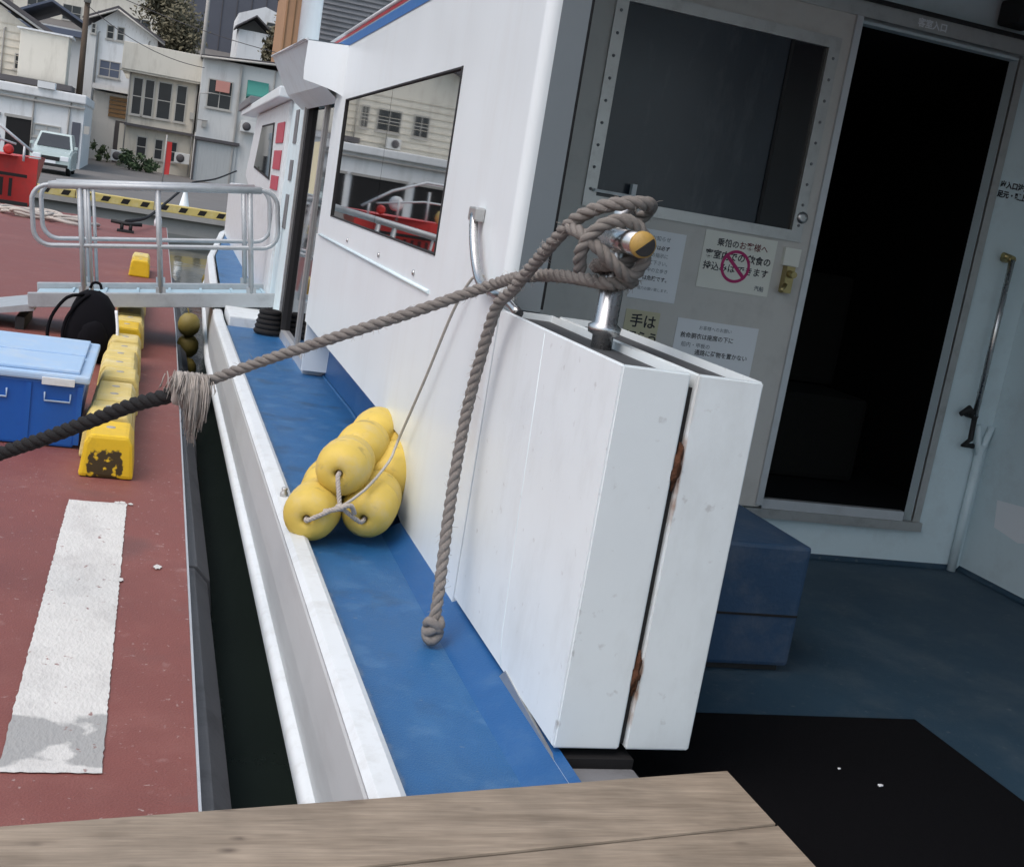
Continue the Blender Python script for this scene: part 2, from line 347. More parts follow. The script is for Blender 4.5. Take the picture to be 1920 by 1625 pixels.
# ================================================================== THE SETTING
mb = MB(); mb.quad((-400, -200, -.5), (400, -200, -.5), (400, 400, -.5), (-400, 400, -.5))
tag(mb.build('water', water), kind='structure')
# quay apron and land: flat by the kerb, rising gently to the houses, one sheet to the hill
ys = [30.5, 36, 44, 52, 58, 64, 72, 85, 100, 130, 180, 260]
def gz(y): return 0.0 if y < 44 else (y - 44) * .022 if y < 72 else .616 + (y - 72) * .30 if y < 130 else 18 + (y - 130) * .35
xs = [-120, -60, -30, -14, -8, -4, 0, 4, 8, 14, 30, 60, 120]
mb = MB(); mb.grid([[(x, y, gz(y)) for x in xs] for y in ys], smooth=False)
tag(mb.build('ground', asph), kind='structure')
mb = MB(); mb.quad((-120, 30.5, -3), (120, 30.5, -3), (120, 30.5, 0), (-120, 30.5, 0)); mb.box(-120, 120, 30.32, 30.5, -.12, 0.002)
tag(mb.build('quay_wall', conc), kind='structure')

# ================================================================== PONTOON
po = thing('floating_pontoon', (-3, 8, -.45), 'red painted floating pontoon with a worn white stripe beside the moored boat', 'pontoon')
EX = .235
def ped(y): return .214 + .0052 * y if y < 10 else .266      # the pontoon lies a touch askew to the boat
def along(x0, x1, y0, y1, z0, z1): return [(ped(y0) + x0, y0, z0), (ped(y0) + x1, y0, z0), (ped(y1) + x1, y1, z0), (ped(y1) + x0, y1, z0), (ped(y0) + x0, y0, z1), (ped(y0) + x1, y0, z1), (ped(y1) + x1, y1, z1), (ped(y1) + x0, y1, z1)]
mb = MB(); mb.hexa(along(-9, 0, -8, 10, -.55, -.004)); mb.hexa(along(-9, 0, 10.001, 24, -.55, -.004)); mb.build('body', antif, po)
mb = MB(); mb.quad((-9, -8, 0), (ped(-8), -8, 0), (ped(10), 10, 0), (ped(24), 24, 0), (-9, 24, 0)); mb.build('deck_surface', pont, po)
for a, b in ((-8, 2.0), (2.004, 10), (10.004, 24)):
    mb = MB(); mb.hexa(along(.0005, .007, a, b, -.022, .006)); mb.build('edge_strip', aluw, po)
for y0, y1 in ((-3.0, 2.35), (2.37, 4.55), (4.57, 6.86), (6.88, 9.1), (9.12, 12.0), (12.02, 16)):
    EX = ped((y0 + y1) / 2); mb = MB(); mb.prism([(EX + .014, -.42), (EX + .125, -.42), (EX + .135, -.34), (EX + .115, -.22), (EX + .06, -.16), (EX + .014, -.16)], 'y', y0, y1)
    mb.build('fender_board', rub, po, bevel=.006)
def outline(x0, x1, y0, y1, jit, n, sd):
    rnd = random.Random(sd); pts = []
    for a, b in (((x0, y0), (x1, y0)), ((x1, y0), (x1, y1)), ((x1, y1), (x0, y1)), ((x0, y1), (x0, y0))):
        m = max(2, int(n * math.hypot(b[0] - a[0], b[1] - a[1])))
        for k in range(m):
            t = k / m; pts.append((a[0] + (b[0] - a[0]) * t + rnd.uniform(-jit, jit), a[1] + (b[1] - a[1]) * t + rnd.uniform(-jit, jit)))
    return pts
def sheet(name, pts, z, m, par):
    mb = MB(); mb.quad(*[(p[0], p[1], z) for p in pts]); return mb.build(name, m, par)
def lo(v): return v
add_layer(lane, (.30, .305, .30), lambda n, l, s: band(n, l, s.outputs[1], -5.24, .10, .12), 7, (.34, .40), .95)
add_layer(lane, (.185, .060, .050), lambda n, l, s: band(n, l, s.outputs[1], -4.5, 3, .1), 34, (.665, .72), .8)
sheet('painted_stripe', outline(-.205, .016, 2.60, 4.80, .0022, 60, 3), .004, lane, po)
rr = random.Random(8)
for cx, cy, r in ((.018, 3.90, .013), (.135, 4.05, .016), (.0, 4.81, .014), (.03, 4.80, .010), (-.02, 4.805, .012)):
    sheet('paint_splash', [(cx + r * math.cos(a) * rr.uniform(.6, 1.2), cy + r * 1.5 * math.sin(a) * rr.uniform(.6, 1.2)) for a in [k * .314 for k in range(20)]], .0055, lane, po)

# ================================================================== MOORED PASSENGER BOAT
bo = thing('passenger_boat', (.88, 2.95, .30), 'white passenger boat with blue side deck and stepped cabin moored alongside the pontoon', 'boat')
# hull: gunwale plan X(Y)
def gx(y):
    k = [(-3, 0), (8.5, 0), (10, .035), (13, .11), (16, .36), (18.5, .85), (20.5, 1.75)]
    for (a, u), (b, v_) in zip(k, k[1:]):
        if y <= b:
            t = max(0, (y - a) / (b - a)); return u + (v_ - u) * t
    return 1.75
Y = [-3, 0, 2, 4, 6, 7.5, 8.5, 9.2, 10, 11, 12, 13, 14.5, 16, 17, 18, 18.5, 19.5, 20.5]
def sh(y): return 0 if y < 9 else .012 * (y - 9) ** 1.4
mb = MB()
mb.grid([[(.487 + gx(y), y, .318 + sh(y)), (.478 + gx(y), y, .30 + sh(y)), (.470 + gx(y), y, .17 + sh(y)), (.474 + gx(y), y, .05 + sh(y) * .7), (.49 + gx(y), y, .0 + sh(y) * .5)] for y in Y], smooth=False)
mb.build('topside', hullw, bo)
mb = MB(); mb.grid([[(.49 + gx(y), y, .0 + sh(y) * .5), (.56 + gx(y), y, -.2), (.72 + gx(y) * 1.15, y, -.62), (1.1 + gx(y) * 1.2, y, -1.0)] for y in Y]); mb.build('bottom', antif, bo)
mb = MB(); mb.grid([[(.492 + gx(y), y, .045 + sh(y) * .7), (.462 + gx(y), y, .047 + sh(y) * .7), (.450 + gx(y), y, .034 + sh(y) * .7), (.448 + gx(y), y, .006 + sh(y) * .7), (.458 + gx(y), y, -.012 + sh(y) * .7), (.50 + gx(y), y, -.045 + sh(y) * .7)] for y in Y]); mb.build('rubbing_strake', capw, bo)
mb = MB(); mb.grid([[(.482 + gx(y), y, .305 + sh(y)), (.478 + gx(y), y, .322 + sh(y)), (.492 + gx(y), y, .336 + sh(y)), (.532 + gx(y), y, .338 + sh(y)), (.546 + gx(y), y, .330 + sh(y)), (.552 + gx(y), y, .298 + sh(y))] for y in Y], smooth=False); mb.build('gunwale_cap', capw, bo)
# kink line / wall base of the blue side deck
KN = [(-1, .80, .88), (2.95, .805, .88), (3.69, .815, .88), (3.85, .93, .99), (4.1, .985, 1.075), (5.7, 1.035, 1.13), (6.75, 1.02, 1.16), (8.42, 1.02, 1.17)]
mb = MB()
mb.grid([[(.548, y, .300), ((.558 + k) / 2, y, .302), (k, y, .301)] for y, k, b in KN]); mb.build('side_deck', blue, bo)
mb = MB(); mb.grid([[(k, y, .301), (k + .012, y, .308), (b - .004, y, .336), (b + .02, y, .345)] for y, k, b in KN[:3]], smooth=False); mb.build('deck_coaming', blue2, bo)
# lower cabin side: reaches the deck aft, cut up forward of Y 3.7 over a blue toe recess
EDGE = [(2.95, .334), (3.3, .334), (3.67, .334), (3.74, .345), (3.80, .38), (3.83, .44), (3.84, .52), (3.86, .565), (3.92, .585), (4.2, .588), (5.0, .592), (6.0, .596), (6.75, .60)]
mb = MB(); mb.grid([[(.88, y, z + (1.10 - z) * k / 4) for k in range(5)] for y, z in EDGE], smooth=False)
mb.grid([[(.88, y, z), (.889, y, z - .004), (1.05, y, z)] for y, z in EDGE[3:]], smooth=False); mb.build('cabin_side_lower', white, bo)
mb = MB(); mb.grid([[(k + .002, y, .3015), (k + .012, y, .345 if y < 3.9 else .62)] for y, k, b in KN[2:]], smooth=False); mb.build('toe_recess', blue2, bo)
mb = MB(); mb.tube([(k - .004, y, .303) for y, k, b in KN[2:]], .008, 6); mb.build('deck_edge_bead', blue, bo)
# upper cabin side with window opening; rounded aft corner
W0, W1, WZ0, WZ1 = 3.775, 6.275, 1.222, 1.815
mb = MB(); x = .88
for y0, y1, z0, z1 in ((2.980, W0, 1.10, 2.10), (W1, 6.70, 1.10, 2.10), (W0, W1, 1.10, WZ0), (W0, W1, WZ1, 2.10)):
    mb.quad((x, y0, z0), (x, y1, z0), (x, y1, z1), (x, y0, z1))
mb.quad((x, 2.980, 2.10), (x, 4.9, 2.10), (x, 4.9, 2.165), (x, 2.980, 2.56))
for z0, z1 in ((2.10, 2.165),): mb.quad((x, 4.9, z0), (x, 6.70, z0), (x, 6.70, z1), (x, 4.9, z1))
mb.build('cabin_side_upper', white, bo)
mb = MB(); r = .030; arc = [(.88 + r - r * math.cos(a), 2.980 - r * math.sin(a)) for a in [k * math.pi / 16 for k in range(9)]]
arc = arc + [(.914, 2.95)]
mb.grid([[(p[0], p[1], z) for p in arc] for z in (1.145, 2.56)]); mb.quad((.99, 2.95, .3), (.99, 3.98, .3), (.99, 3.98, 2.56), (.99, 2.95, 2.56))
mb.quad((.914, 2.95, 1.145), (.99, 2.95, 1.145), (.99, 2.95, 2.56), (.914, 2.95, 2.56)); mb.build('corner_post', white, bo)
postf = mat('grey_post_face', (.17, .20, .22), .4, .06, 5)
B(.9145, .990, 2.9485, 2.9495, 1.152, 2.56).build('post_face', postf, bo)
B(.9905, .999, 2.953, 3.0, 1.16, 2.5).build('corner_trim', blk, bo)
mb = MB(); mb.quad((.88, 2.95, .3), (.99, 2.95, .3), (.99, 2.95, 1.16), (.88, 2.95, 1.16)); mb.quad((.88, 2.951, 1.1), (.88, 2.980, 1.1), (.88, 2.980, 1.146), (.88, 2.951, 1.146)); mb.build('corner_post_foot', white, bo)
# knuckle moulding with small fastenings
mb = MB(); mb.tube([(.878, 3.78, 1.098), (.876, 4.4, 1.099), (.876, 6.6, 1.102)], .007, 6); mb.build('knuckle_moulding', bulk, bo)
for y, z in ((4.05, 1.135), (4.75, 1.14), (5.6, 1.14)):
    mb = MB(); mb.lathe([(0, .011), (-.006, .010), (-.008, .004)], (.88, y, z), (1, 0, 0), 10); mb.build('deck_fitting', steel, bo)
wn = MB().box(.877, .90, W0 - .004, W0 + .010, WZ0 - .004, WZ1 + .004); wn.box(.877, .90, W1 - .010, W1 + .004, WZ0 - .004, WZ1 + .004)
wn.box(.8765, .8995, W0 + .010, W1 - .010, WZ0 - .003, WZ0 + .003); wn.box(.8765, .8995, W0 + .010, W1 - .010, WZ1 - .003, WZ1 + .003)
wn = wn.build('window', blk, bo)
for a, b in ((W0, 5.0), (5.006, W1)):
    mb = MB(); mb.box(.886, .893, a, b, WZ0, WZ1); mb.build('pane', glass, wn)
# roof edge stripes
for nm, z0, z1, m in (('blue_stripe', 2.098, 2.142, bluest), ('red_stripe', 2.150, 2.168, red)):
    mb = MB(); mb.quad((.877, 4.2, z0 + .0), (.877, 7.3, z0), (.877, 7.3, z1), (.877, 4.2, z1)); mb.build(nm, m, bo)
mb = MB(); mb.tube([(.875, 4.2, 2.172), (.875, 7.3, 2.172)], .009, 6); mb.build('roof_edge_moulding', capw, bo)
mb = MB(); mb.prism([(.882, 2.10), (1.45, 2.33), (4.2, 2.33), (4.2, 2.42), (1.4, 2.42), (.882, 2.165)], 'y', 4.25, 9.3); mb.build('cabin_roof', white, bo)
# door in the side: recessed leaf, aluminium frame, black gasket
D0, D1 = 6.72, 8.18
mb = MB(); mb.box(.885, .92, D0 - .03, D0, .34, 1.88); mb.box(.885, .92, D1, D1 + .03, .34, 1.95); mb.box(.884, .921, D0, D1, 1.86, 1.92); fr = mb.build('side_door', alu, bo)
B(.93, .95, D0, D1 - .10, .36, 1.86).build('pane', glassd, fr)
mb = MB(); mb.box(.915, .955, D0 + .62, D0 + .68, .36, 1.86); mb.box(.914, .956, D0, D0 + .05, .355, 1.865); mb.build('stile', alu, fr)
B(.900, .96, D1 - .10, D1, .34, 1.88).build('gasket', blk, fr)
B(.884, 1.12, D0 - .062, D0 - .031, .33, 1.88).build('jamb', white, fr); B(1.09, 1.10, D0 - .03, D1, .3, 1.9).build('inner_wall', dark, fr)
B(.90, 1.2, D0, D1, .30, .36).build('door_sill', aluw, fr)
B(.918, .928, D0 + .70, D0 + .98, 1.30, 1.62).build('sticker', papery, fr)
# visor over the door: end fairing, hood, lip
rows = []
for k in range(7):
    t = k / 6; xx = .885 - .20 * (t ** 1.6); yy = 6.42 + .18 * t
    rows.append([(xx, yy, 1.825 + .075 * t ** .8), (xx - .004, yy, 1.96), (xx, yy, 2.10 + .004 * t)])
mb = MB(); mb.grid(rows); mb.build('visor_fairing', white, bo)
mb = MB(); mb.grid([[(.685, 6.60, 2.104), (.80, 6.61, 1.89), (.90, 6.66, 1.82)], [(.66, 8.5, 2.15), (.79, 8.5, 1.92), (.90, 8.5, 1.84)]], smooth=False); mb.build('visor_hood', bulk, bo)
mb = MB(); mb.quad((.66, 6.6, 2.106), (.66, 8.5, 2.152), (.88, 8.5, 2.165), (.885, 6.6, 2.12)); mb.build('visor_top', white, bo)
mb = MB(); mb.tube([(.68, 6.60, 2.108), (.655, 8.5, 2.154)], .008, 6); mb.build('visor_lip', capw, bo)
# fore cabin
FC = [(8.2, .92), (9.3, .915), (9.42, .90), (13.0, .90)]
mb = MB()
mb.quad((.925, 8.2, .3), (.925, 9.4, .3), (.925, 9.4, 2.0), (.925, 8.2, 2.1)); mb.build('fore_passage_wall', bulk, bo)
mb = MB()
prof = [(9.4, .30), (16.0, .42), (16.2, 1.16), (12.9, 1.22), (13.4, 1.30), (12.6, 1.93), (9.4, 1.95)]
q = [(10.35, 1.32), (12.2, 1.40), (11.75, 1.80), (10.5, 1.80)]
mb.prism(prof, 'x', .90, 2.6); mb.build('fore_cabin', capw, bo, bevel=.03)
mb = MB(); mb.prism([(9.3, 1.95), (13.6, 1.93), (13.7, 1.99), (9.3, 2.03)], 'x', .80, 2.6); mb.build('fore_cabin_roof', white, bo, bevel=.012)
mb = MB(); mb.prism([(12.2, 2.0), (13.9, 1.98), (14.0, 2.06), (12.2, 2.08)], 'x', .78, 2.6); mb.build('fore_cabin_visor', rub, bo, bevel=.01)
mb = MB(); mb.prism(q, 'x', .893, .91); fw = mb.build('fore_window', blk, bo)
mb = MB(); mb.prism([(10.4, 1.345), (12.1, 1.42), (11.7, 1.78), (10.53, 1.78)], 'x', .889, .8925); mb.build('pane', glass, fw)
for z0, z1 in ((1.625, 1.785), (1.415, 1.565), (1.255, 1.365)):
    B(.892, .8985, 9.56, 10.16, z0, z1).build('red_panel', redlet, bo)
for z0, z1 in ((1.62, 1.86), (1.35, 1.5), (1.0, 1.25)):
    B(.918, .924, 8.85, 9.05, z0, z1).build('vent_plate', rub, bo)
mb = MB(); mb.grid([[(.56 + gx(y), y, .36 + sh(y) * .8), (2.2, y, .38 + sh(y) * .8)] for y in Y[7:]], smooth=False); mb.build('fore_deck', blue, bo)
B(.575, .93, 8.42, 9.9, .285, .372).build('boarding_step', capw, bo, bevel=.012)
# upper casing with louvres, white mast
B(.96, 2.2, 8.9, 9.6, 2.16, 4.0).build('upper_casing', rub, bo)
for k in range(24):
    z = 2.20 + k * .035
    mb = MB(); mb.prism([(8.885, z), (8.898, z + .028), (8.898, z + .002)], 'x', .97, 2.18); mb.build('louvre', rub, bo)
mb = MB(); mb.tube([(.885, 8.55, 2.15), (.885, 8.55, 4.2)], .072, 14); mb.build('mast_post', white, bo)
# stern gate: two hollow panels side by side, recessed dark tops, rusty hinges
traym = mat('dark_grey_tray', (.060, .066, .072), .6, .2, 12)
def gate(name, x0, x1, m):
    y0, y1, z0, z1, t = 2.075, 2.942, .352, 1.150, .010
    mb = MB(); mb.box(x0, x1, y0, y1, z0, z1)
    g = mb.build(name, m, bo)
    me = g.data; bm = bmesh.new(); bm.from_mesh(me)
    top = max(bm.faces, key=lambda f: f.calc_center_median().z)
    bmesh.ops.inset_individual(bm, faces=[top], thickness=t)
    for v in top.verts: v.co.z -= .035
    bmesh.ops.bevel(bm, geom=[e for e in bm.edges if e.calc_face_angle(0) > .6], offset=.004, segments=2, affect='EDGES', clamp_overlap=True)
    bm.to_mesh(me); bm.free()
    B(x0 + t + .003, x1 - t - .003, y0 + t + .003, y1 - t - .003, z1 - .034, z1 - .016).build('gate_top_tray', traym, g)
    return g
ga = gate('gate_panel', .880, 1.027, white2)
gb = gate('gate_panel', 1.0405, 1.188, panelb)
B(1.0275, 1.040, 2.088, 2.93, .36, 1.12).build('gate_gap_shade', blk, bo)  # black strip added in the open gap to stand in for its shade
mb = MB(); mb.tube([(.8803, 2.56, 1.14), (.8803, 2.53, .75), (.8803, 2.50, .42), (.8803, 2.47, .36)], .0011, 5); mb.build('panel_seam', bulk, bo)
for z in (.96, .52):
    mb = MB(); mb.blob((1.035, 2.080, z), (.0085, .010, .034), z * 9, amp=.5, n=14, m=12); mb.tube([(1.034, 2.082, z - .05), (1.036, 2.080, z - .01), (1.0345, 2.082, z + .05)], [.003, .006, .003], 8); mb.build('hinge', rust, bo)
mb = MB(); mb.prism([(2.0, .331), (2.47, .331), (2.43, .365), (2.0, .333)], 'x', .8775, .884); mb.build('gate_sill_strip', alu, bo)
B(.889, 1.06, -1.5, 2.06, .18, .318).build('sill_coaming', rub, bo, bevel=.006)
B(.878, .8885, -1.5, 2.06, .28, .337).build('sill_edge', aluw, bo)
B(.885, 1.06, 2.065, 2.94, .18, .335).build('sill_under_gate', dark, bo)
# aft deck: floor, bulkhead with sliding door and open doorway, side wall, roof
FZ = .235; BY = 4.0
mb = MB(); mb.quad((1.0, -2.5, FZ), (3.4, -2.5, FZ), (3.4, BY, FZ), (1.0, BY, FZ)); mb.build('aft_floor', bluef, bo)
DX0, DX1, DZ0, DZ1 = 2.35, 3.085, .415, 2.275
mb = MB()
for x0, x1, z0, z1 in ((.985, DX0, FZ - .02, 2.6), (DX1, 3.4, FZ - .02, 2.6), (DX0, DX1, FZ - .02, DZ0), (DX0, DX1, DZ1, 2.6)): mb.box(x0, x1, BY, BY + .05, z0, z1)
mb.build('aft_bulkhead', bulk, bo)
# floor cove of the bulkhead
mb = MB(); mb.prism([(BY, FZ + .001), (BY - .014, FZ + .001), (BY - .005, FZ + .010), (BY, FZ + .02)], 'x', 2.3, 3.34); mb.build('bulkhead_cove', bluef, bo)
mb = MB(); mb.box(3.375, 3.44, -2.5, BY - .001, FZ - .02, 2.6); mb.build('aft_side_wall', bulk, bo)
mb = MB(); mb.prism([(3.375, FZ + .002), (3.36, FZ + .002), (3.37, FZ + .010), (3.375, FZ + .02)], 'y', -2.0, BY - .003); mb.build('side_wall_cove', bluef, bo)
mb = MB(); mb.tube([(3.325, BY - .02, FZ), (3.325, BY - .02, .78)], .018, 10); mb.tube([(3.325, BY - .02, .72), (3.29, BY - .014, .86)], .014, 8); mb.tube([(3.325, BY - .02, .72), (3.36, BY - .014, .86)], .014, 8); mb.build('corner_drain_pipe', bulk, bo)
B(.90, 4.3, .35, 4.2, 2.56, 2.62).build('aft_roof', white, bo)
B(1.0, 3.38, 3.2, 3.95, 2.515, 2.559).build('ceiling_panel', bulk, bo)
B(2.94, 3.06, 3.86, 3.99, 2.375, 2.47).build('deck_lamp', blk, bo, bevel=.015)
# door track / header
mb = MB(); mb.box(1.05, 3.37, BY - .06, BY - .001, 2.285, 2.345); mb.build('door_track', alu, bo)
B(1.05, 3.37, BY - .075, BY - .061, 2.338, 2.352).build('door_track_lip', blk, bo)
# open doorway trim
mb = MB(); mb.box(DX1 + .001, DX1 + .035, BY - .014, BY - .001, DZ0, 2.284); mb.box(DX0 - .05, DX1 + .036, BY - .035, BY - .0005, DZ0 - .022, DZ0 + .015); mb.build('doorway_frame', alu, bo)
B(DX0 + .02, DX1 - .06, BY - .030, BY - .001, DZ0 + .016, DZ0 + .055).build('door_rail', aluw, bo)
# sliding door leaf
dr = thing_d = None
DY = BY - .05
px0, px1, pz0, pz1 = 1.455, 2.238, 1.50, 2.155
mb = MB()
for x0, x1, z0, z1 in ((1.325, 2.345, .44, 1.462), (1.325, px0 - .02, 1.462, 2.285), (px1 + .02, 2.345, 1.462, 2.285), (px0 - .02, px1 + .02, pz1 + .02, 2.285)): mb.box(x0, x1, DY, DY + .035, z0, z1)
sl = mb.build('sliding_door', doorg, bo)
mb = MB()
for x0, x1, z0, z1 in ((px0 - .045, px0, pz0 - .04, pz1 + .04), (px1, px1 + .045, pz0 - .04, pz1 + .04), (px0, px1, pz0 - .04, pz0), (px0, px1, pz1, pz1 + .04)): mb.box(x0, x1, DY - .010, DY + .02, z0, z1)
mb.build('window_frame', alu, sl)
B(2.325, 2.352, DY - .012, DY - .0005, .45, 2.284).build('edge_strip', aluw, sl)
B(px0, 2.10, DY + .006, DY + .012, pz0, pz1).build('pane', dglass, sl)
B(2.10, px1, DY + .007, DY + .013, pz0, pz1).build('pane_dark', dglass2, sl)
B(2.092, 2.104, DY - .001, DY + .0055, pz0, pz1).build('pane_bar', blk, sl)
mb = MB()
for k in range(9):
    z = 1.52 + k * .075
    for xx in (px0 - .024, px1 + .024): mb.lathe([(0, .006), (-.003, .005)], (xx, DY - .010, z), (0, 1, 0), 8)
mb.build('screws', rub, sl)
B(1.44, 1.60, DY - .03, DY - .011, 1.512, 1.522).build('window_catch', capw, sl)
B(1.575, 1.592, DY - .035, DY - .012, 1.522, 1.56).build('window_catch_tab', capw, sl)
mb = MB(); mb.box(2.225, 2.29, DY - .020, DY - .0005, 1.37, 1.435); mb.build('lock_plate', paperc, sl)
mb = MB(); mb.box(2.238, 2.272, DY - .034, DY - .0005, 1.27, 1.368); mb.tube([(2.245, DY - .03, 1.30), (2.22, DY - .05, 1.275)], .009, 8); mb.lathe([(0, .014), (-.03, .012)], (2.255, DY - .034, 1.34), (0, 1, 0), 12); mb.build('lock', brass, sl)
mb = MB(); mb.lathe([(0, .022), (-.006, .020), (-.008, .010)], (2.270, DY - .0105, 1.55), (0, 1, 0), 16); mb.build('finger_pull', steel, sl)
# cabin interior seen black through the doorway
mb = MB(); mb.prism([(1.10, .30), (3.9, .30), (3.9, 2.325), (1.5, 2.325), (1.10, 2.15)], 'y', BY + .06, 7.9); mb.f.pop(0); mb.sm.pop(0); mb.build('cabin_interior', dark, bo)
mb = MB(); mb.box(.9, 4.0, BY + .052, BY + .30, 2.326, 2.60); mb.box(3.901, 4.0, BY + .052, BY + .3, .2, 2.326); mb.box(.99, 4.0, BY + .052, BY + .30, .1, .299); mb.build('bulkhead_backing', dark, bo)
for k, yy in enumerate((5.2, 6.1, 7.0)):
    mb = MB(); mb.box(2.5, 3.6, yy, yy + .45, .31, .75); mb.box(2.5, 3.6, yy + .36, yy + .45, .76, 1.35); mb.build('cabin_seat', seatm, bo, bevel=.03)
# grab bar on the bulkhead right of the doorway
mb = MB(); mb.tube([(3.232, BY - .055, .90), (3.230, BY - .055, 1.535)], .012, 12); gbm = mb.build('grab_bar', steel, bo)
mb = MB(); mb.tube([(3.23, BY - .0, 1.535), (3.23, BY - .06, 1.535)], .015, 8); mb.tube([(3.23, BY - .045, 1.54), (3.19, BY - .045, 1.545)], .013, 8); mb.build('bracket', brass, gbm); mb = MB(); mb.tube([(3.232, BY - .0, .90), (3.232, BY - .06, .90)], .014, 8); mb.tube([(3.235, BY - .045, .90), (3.20, BY - .05, .925), (3.165, BY - .05, .90)], [.016, .016, .01], 8); mb.tube([(3.24, BY - .045, .91), (3.245, BY - .045, .80), (3.22, BY - .04, .775), (3.27, BY - .04, .775)], .011, 8); mb.build('bracket', blk, gbm)
# handrail on the cabin corner
mb = MB(); mb.tube(spline([(.858, 3.275, 1.372), (.852, 3.22, 1.31), (.852, 3.15, 1.24), (.856, 3.08, 1.195), (.868, 2.99, 1.182), (.885, 2.90, 1.172), (.90, 2.84, 1.150)], .02), .0125, 12); hr = mb.build('handrail', steel, bo)
mb = MB(); mb.box(.850, .8795, 3.235, 3.315, 1.355, 1.395); mb.build('bracket', alu, hr, bevel=.006)
# mooring bitt standing in the outer gate panel
cx, cy = .979, 2.45
mb = MB(); mb.lathe([(0, .024), (.045, .024), (.05, .036), (.066, .038), (.074, .027), (.30, .027), (.33, .025), (.338, .019)], (cx, cy, 1.118), (0, 0, 1), 24); bt = mb.build('mooring_bitt', steel, bo)
mb = MB(); mb.lathe([(0, .026), (.225, .026)], (.968, 2.29, 1.376), (.0, 1, 0), 20); mb.build('cross_bar', steel, bt)
mb = MB(); mb.lathe([(0, .0), (.0, .027), (.012, .0285), (.014, .026)], (.968, 2.286, 1.376), (0, 1, 0), 20); mb.build('cross_bar_cap', mat('ochre_cap_paint', (.42, .27, .07), .5, .15, 60, dirt=(.18, .11, .04), dscale=60, damt=.6), bt)
mb = MB(); mb.prism([(.968 + .024 * math.cos(a), 1.376 + .024 * math.sin(a)) for a in [(-2.4 + k * .26) for k in range(13)]], 'y', 2.2835, 2.2855); mb.build('cap_mark', blk, bt)
# dark cleat and rope heap by the boarding step
mb = MB()
for k in range(5): mb.tube([(.83 + (.085 - k * .006) * math.cos(a), 8.2 + (.085 - k * .006) * math.sin(a), .325 + k * .033) for a in [j * math.pi / 8 for j in range(16)]], .019, 6, closed=True)
tag(mb.build('black_rope_coil', ropek, None, loc=(.83, 8.2, .302)), 'small black rope coil on the blue side deck below the gangway end', 'rope')

# lettering on the boat
text_mb('客室入口', .032, 2.575, BY - .0612, 2.300, bold=.0012).build('track_label', paper, bo)
text_mb('出入口注意', .028, 3.135, BY - .002, 1.805, bold=.0012).build('wall_label', ink, bo)
text_mb('足元・頭上', .028, 3.13, BY - .002, 1.768, bold=.0012).build('wall_label', ink, bo)
mb = MB(); mb.quad((3.3735, 3.87, .58), (3.3735, 3.66, .60), (3.3735, 3.60, .48), (3.3735, 3.70, .45), (3.3735, 3.85, .47)); mb.build('torn_sticker', paper, bo)

# ------------------------------------------------------------------ notices on the sliding door
NY = DY - .002
def notice(loc, wd, ht, m, label, lines, border=None):
    t = thing('notice', loc, label, 'notice', 'paper notices on the sliding door')
    x0, y0, z0 = loc
    B(x0, x0 + wd, NY - .0015, NY, z0, z0 + ht).build('sheet', m, t)
    for body, size, dx, dz, mm, bold in lines: text_mb(body, size, x0 + dx, NY - .0022, z0 + dz, bold=bold).build('text_line', mm, t)
    return t
notice((1.640, NY, 1.168), .188, .250, paper, 'tall white printed notice right behind the mooring bitt', [
    ('お知らせ', .019, .055, .215, inkg, 0), ('船内では必ず', .017, .030, .183, ink, .0003), ('係員の指示に', .017, .030, .156, inkg, 0), ('従って下さい。', .017, .025, .129, inkg, 0), ('走行中の立歩き', .017, .022, .102, inkg, 0), ('は危険です。', .018, .045, .072, ink, .0003), ('ご協力お願い致します。', .013, .020, .035, inkg, 0)])
nw = notice((1.900, NY, 1.243), .295, .208, paperc, 'cream notice with a magenta prohibition ring beside the brass door lock', [
    ('乗船の', .030, .052, .160, ink, .0006), ('お客様へ', .030, .142, .160, inkd, .0004), ('客室内での', .033, .012, .113, ink, .0008), ('飲食の', .033, .185, .113, ink, .0008), ('持込みは', .033, .012, .070, ink, .0006), ('できます', .033, .150, .070, ink, .0006), ('汽船', .020, .235, .018, inkg, .0003)])
mb = MB(); c0 = (2.042, 1.335); r0, r1 = .049, .060
for k in range(32):
    a, b = 2 * math.pi * k / 32, 2 * math.pi * (k + 1) / 32
    mb.quad(*[(c0[0] + r * math.cos(t), NY - .0028, c0[1] + r * math.sin(t)) for r, t in ((r0, a), (r1, a), (r1, b), (r0, b))])
d = Vector((.045, -.040)); n2 = Vector((.0045, .005))
mb.quad(*[(c0[0] + p.x, NY - .0030, c0[1] + p.y) for p in (-d + n2, d + n2, d - n2, -d - n2)])
mb.build('prohibition_ring', inkr, nw)
notice((1.648, NY, .985), .135, .142, papery, 'small yellowish notice half hidden under the tall one, behind the bitt', [('手は', .052, .020, .085, ink, .001), ('切らう', .044, .010, .030, ink, .001)])
notice((1.855, NY, .900), .335, .222, paper, 'wide white notice lowest on the door, just above the gate top', [
    ('お客様へのお願い', .017, .09, .190, inkg, 0), ('救命胴衣は座席の下に', .022, .020, .155, ink, .0003), ('船内・甲板の', .020, .030, .122, inkg, 0), ('通路に荷物を置かない', .022, .09, .096, ink, .0003), ('で下さい。', .020, .030, .066, inkg, 0), ('ご協力下さい', .018, .10, .032, inkg, 0)])

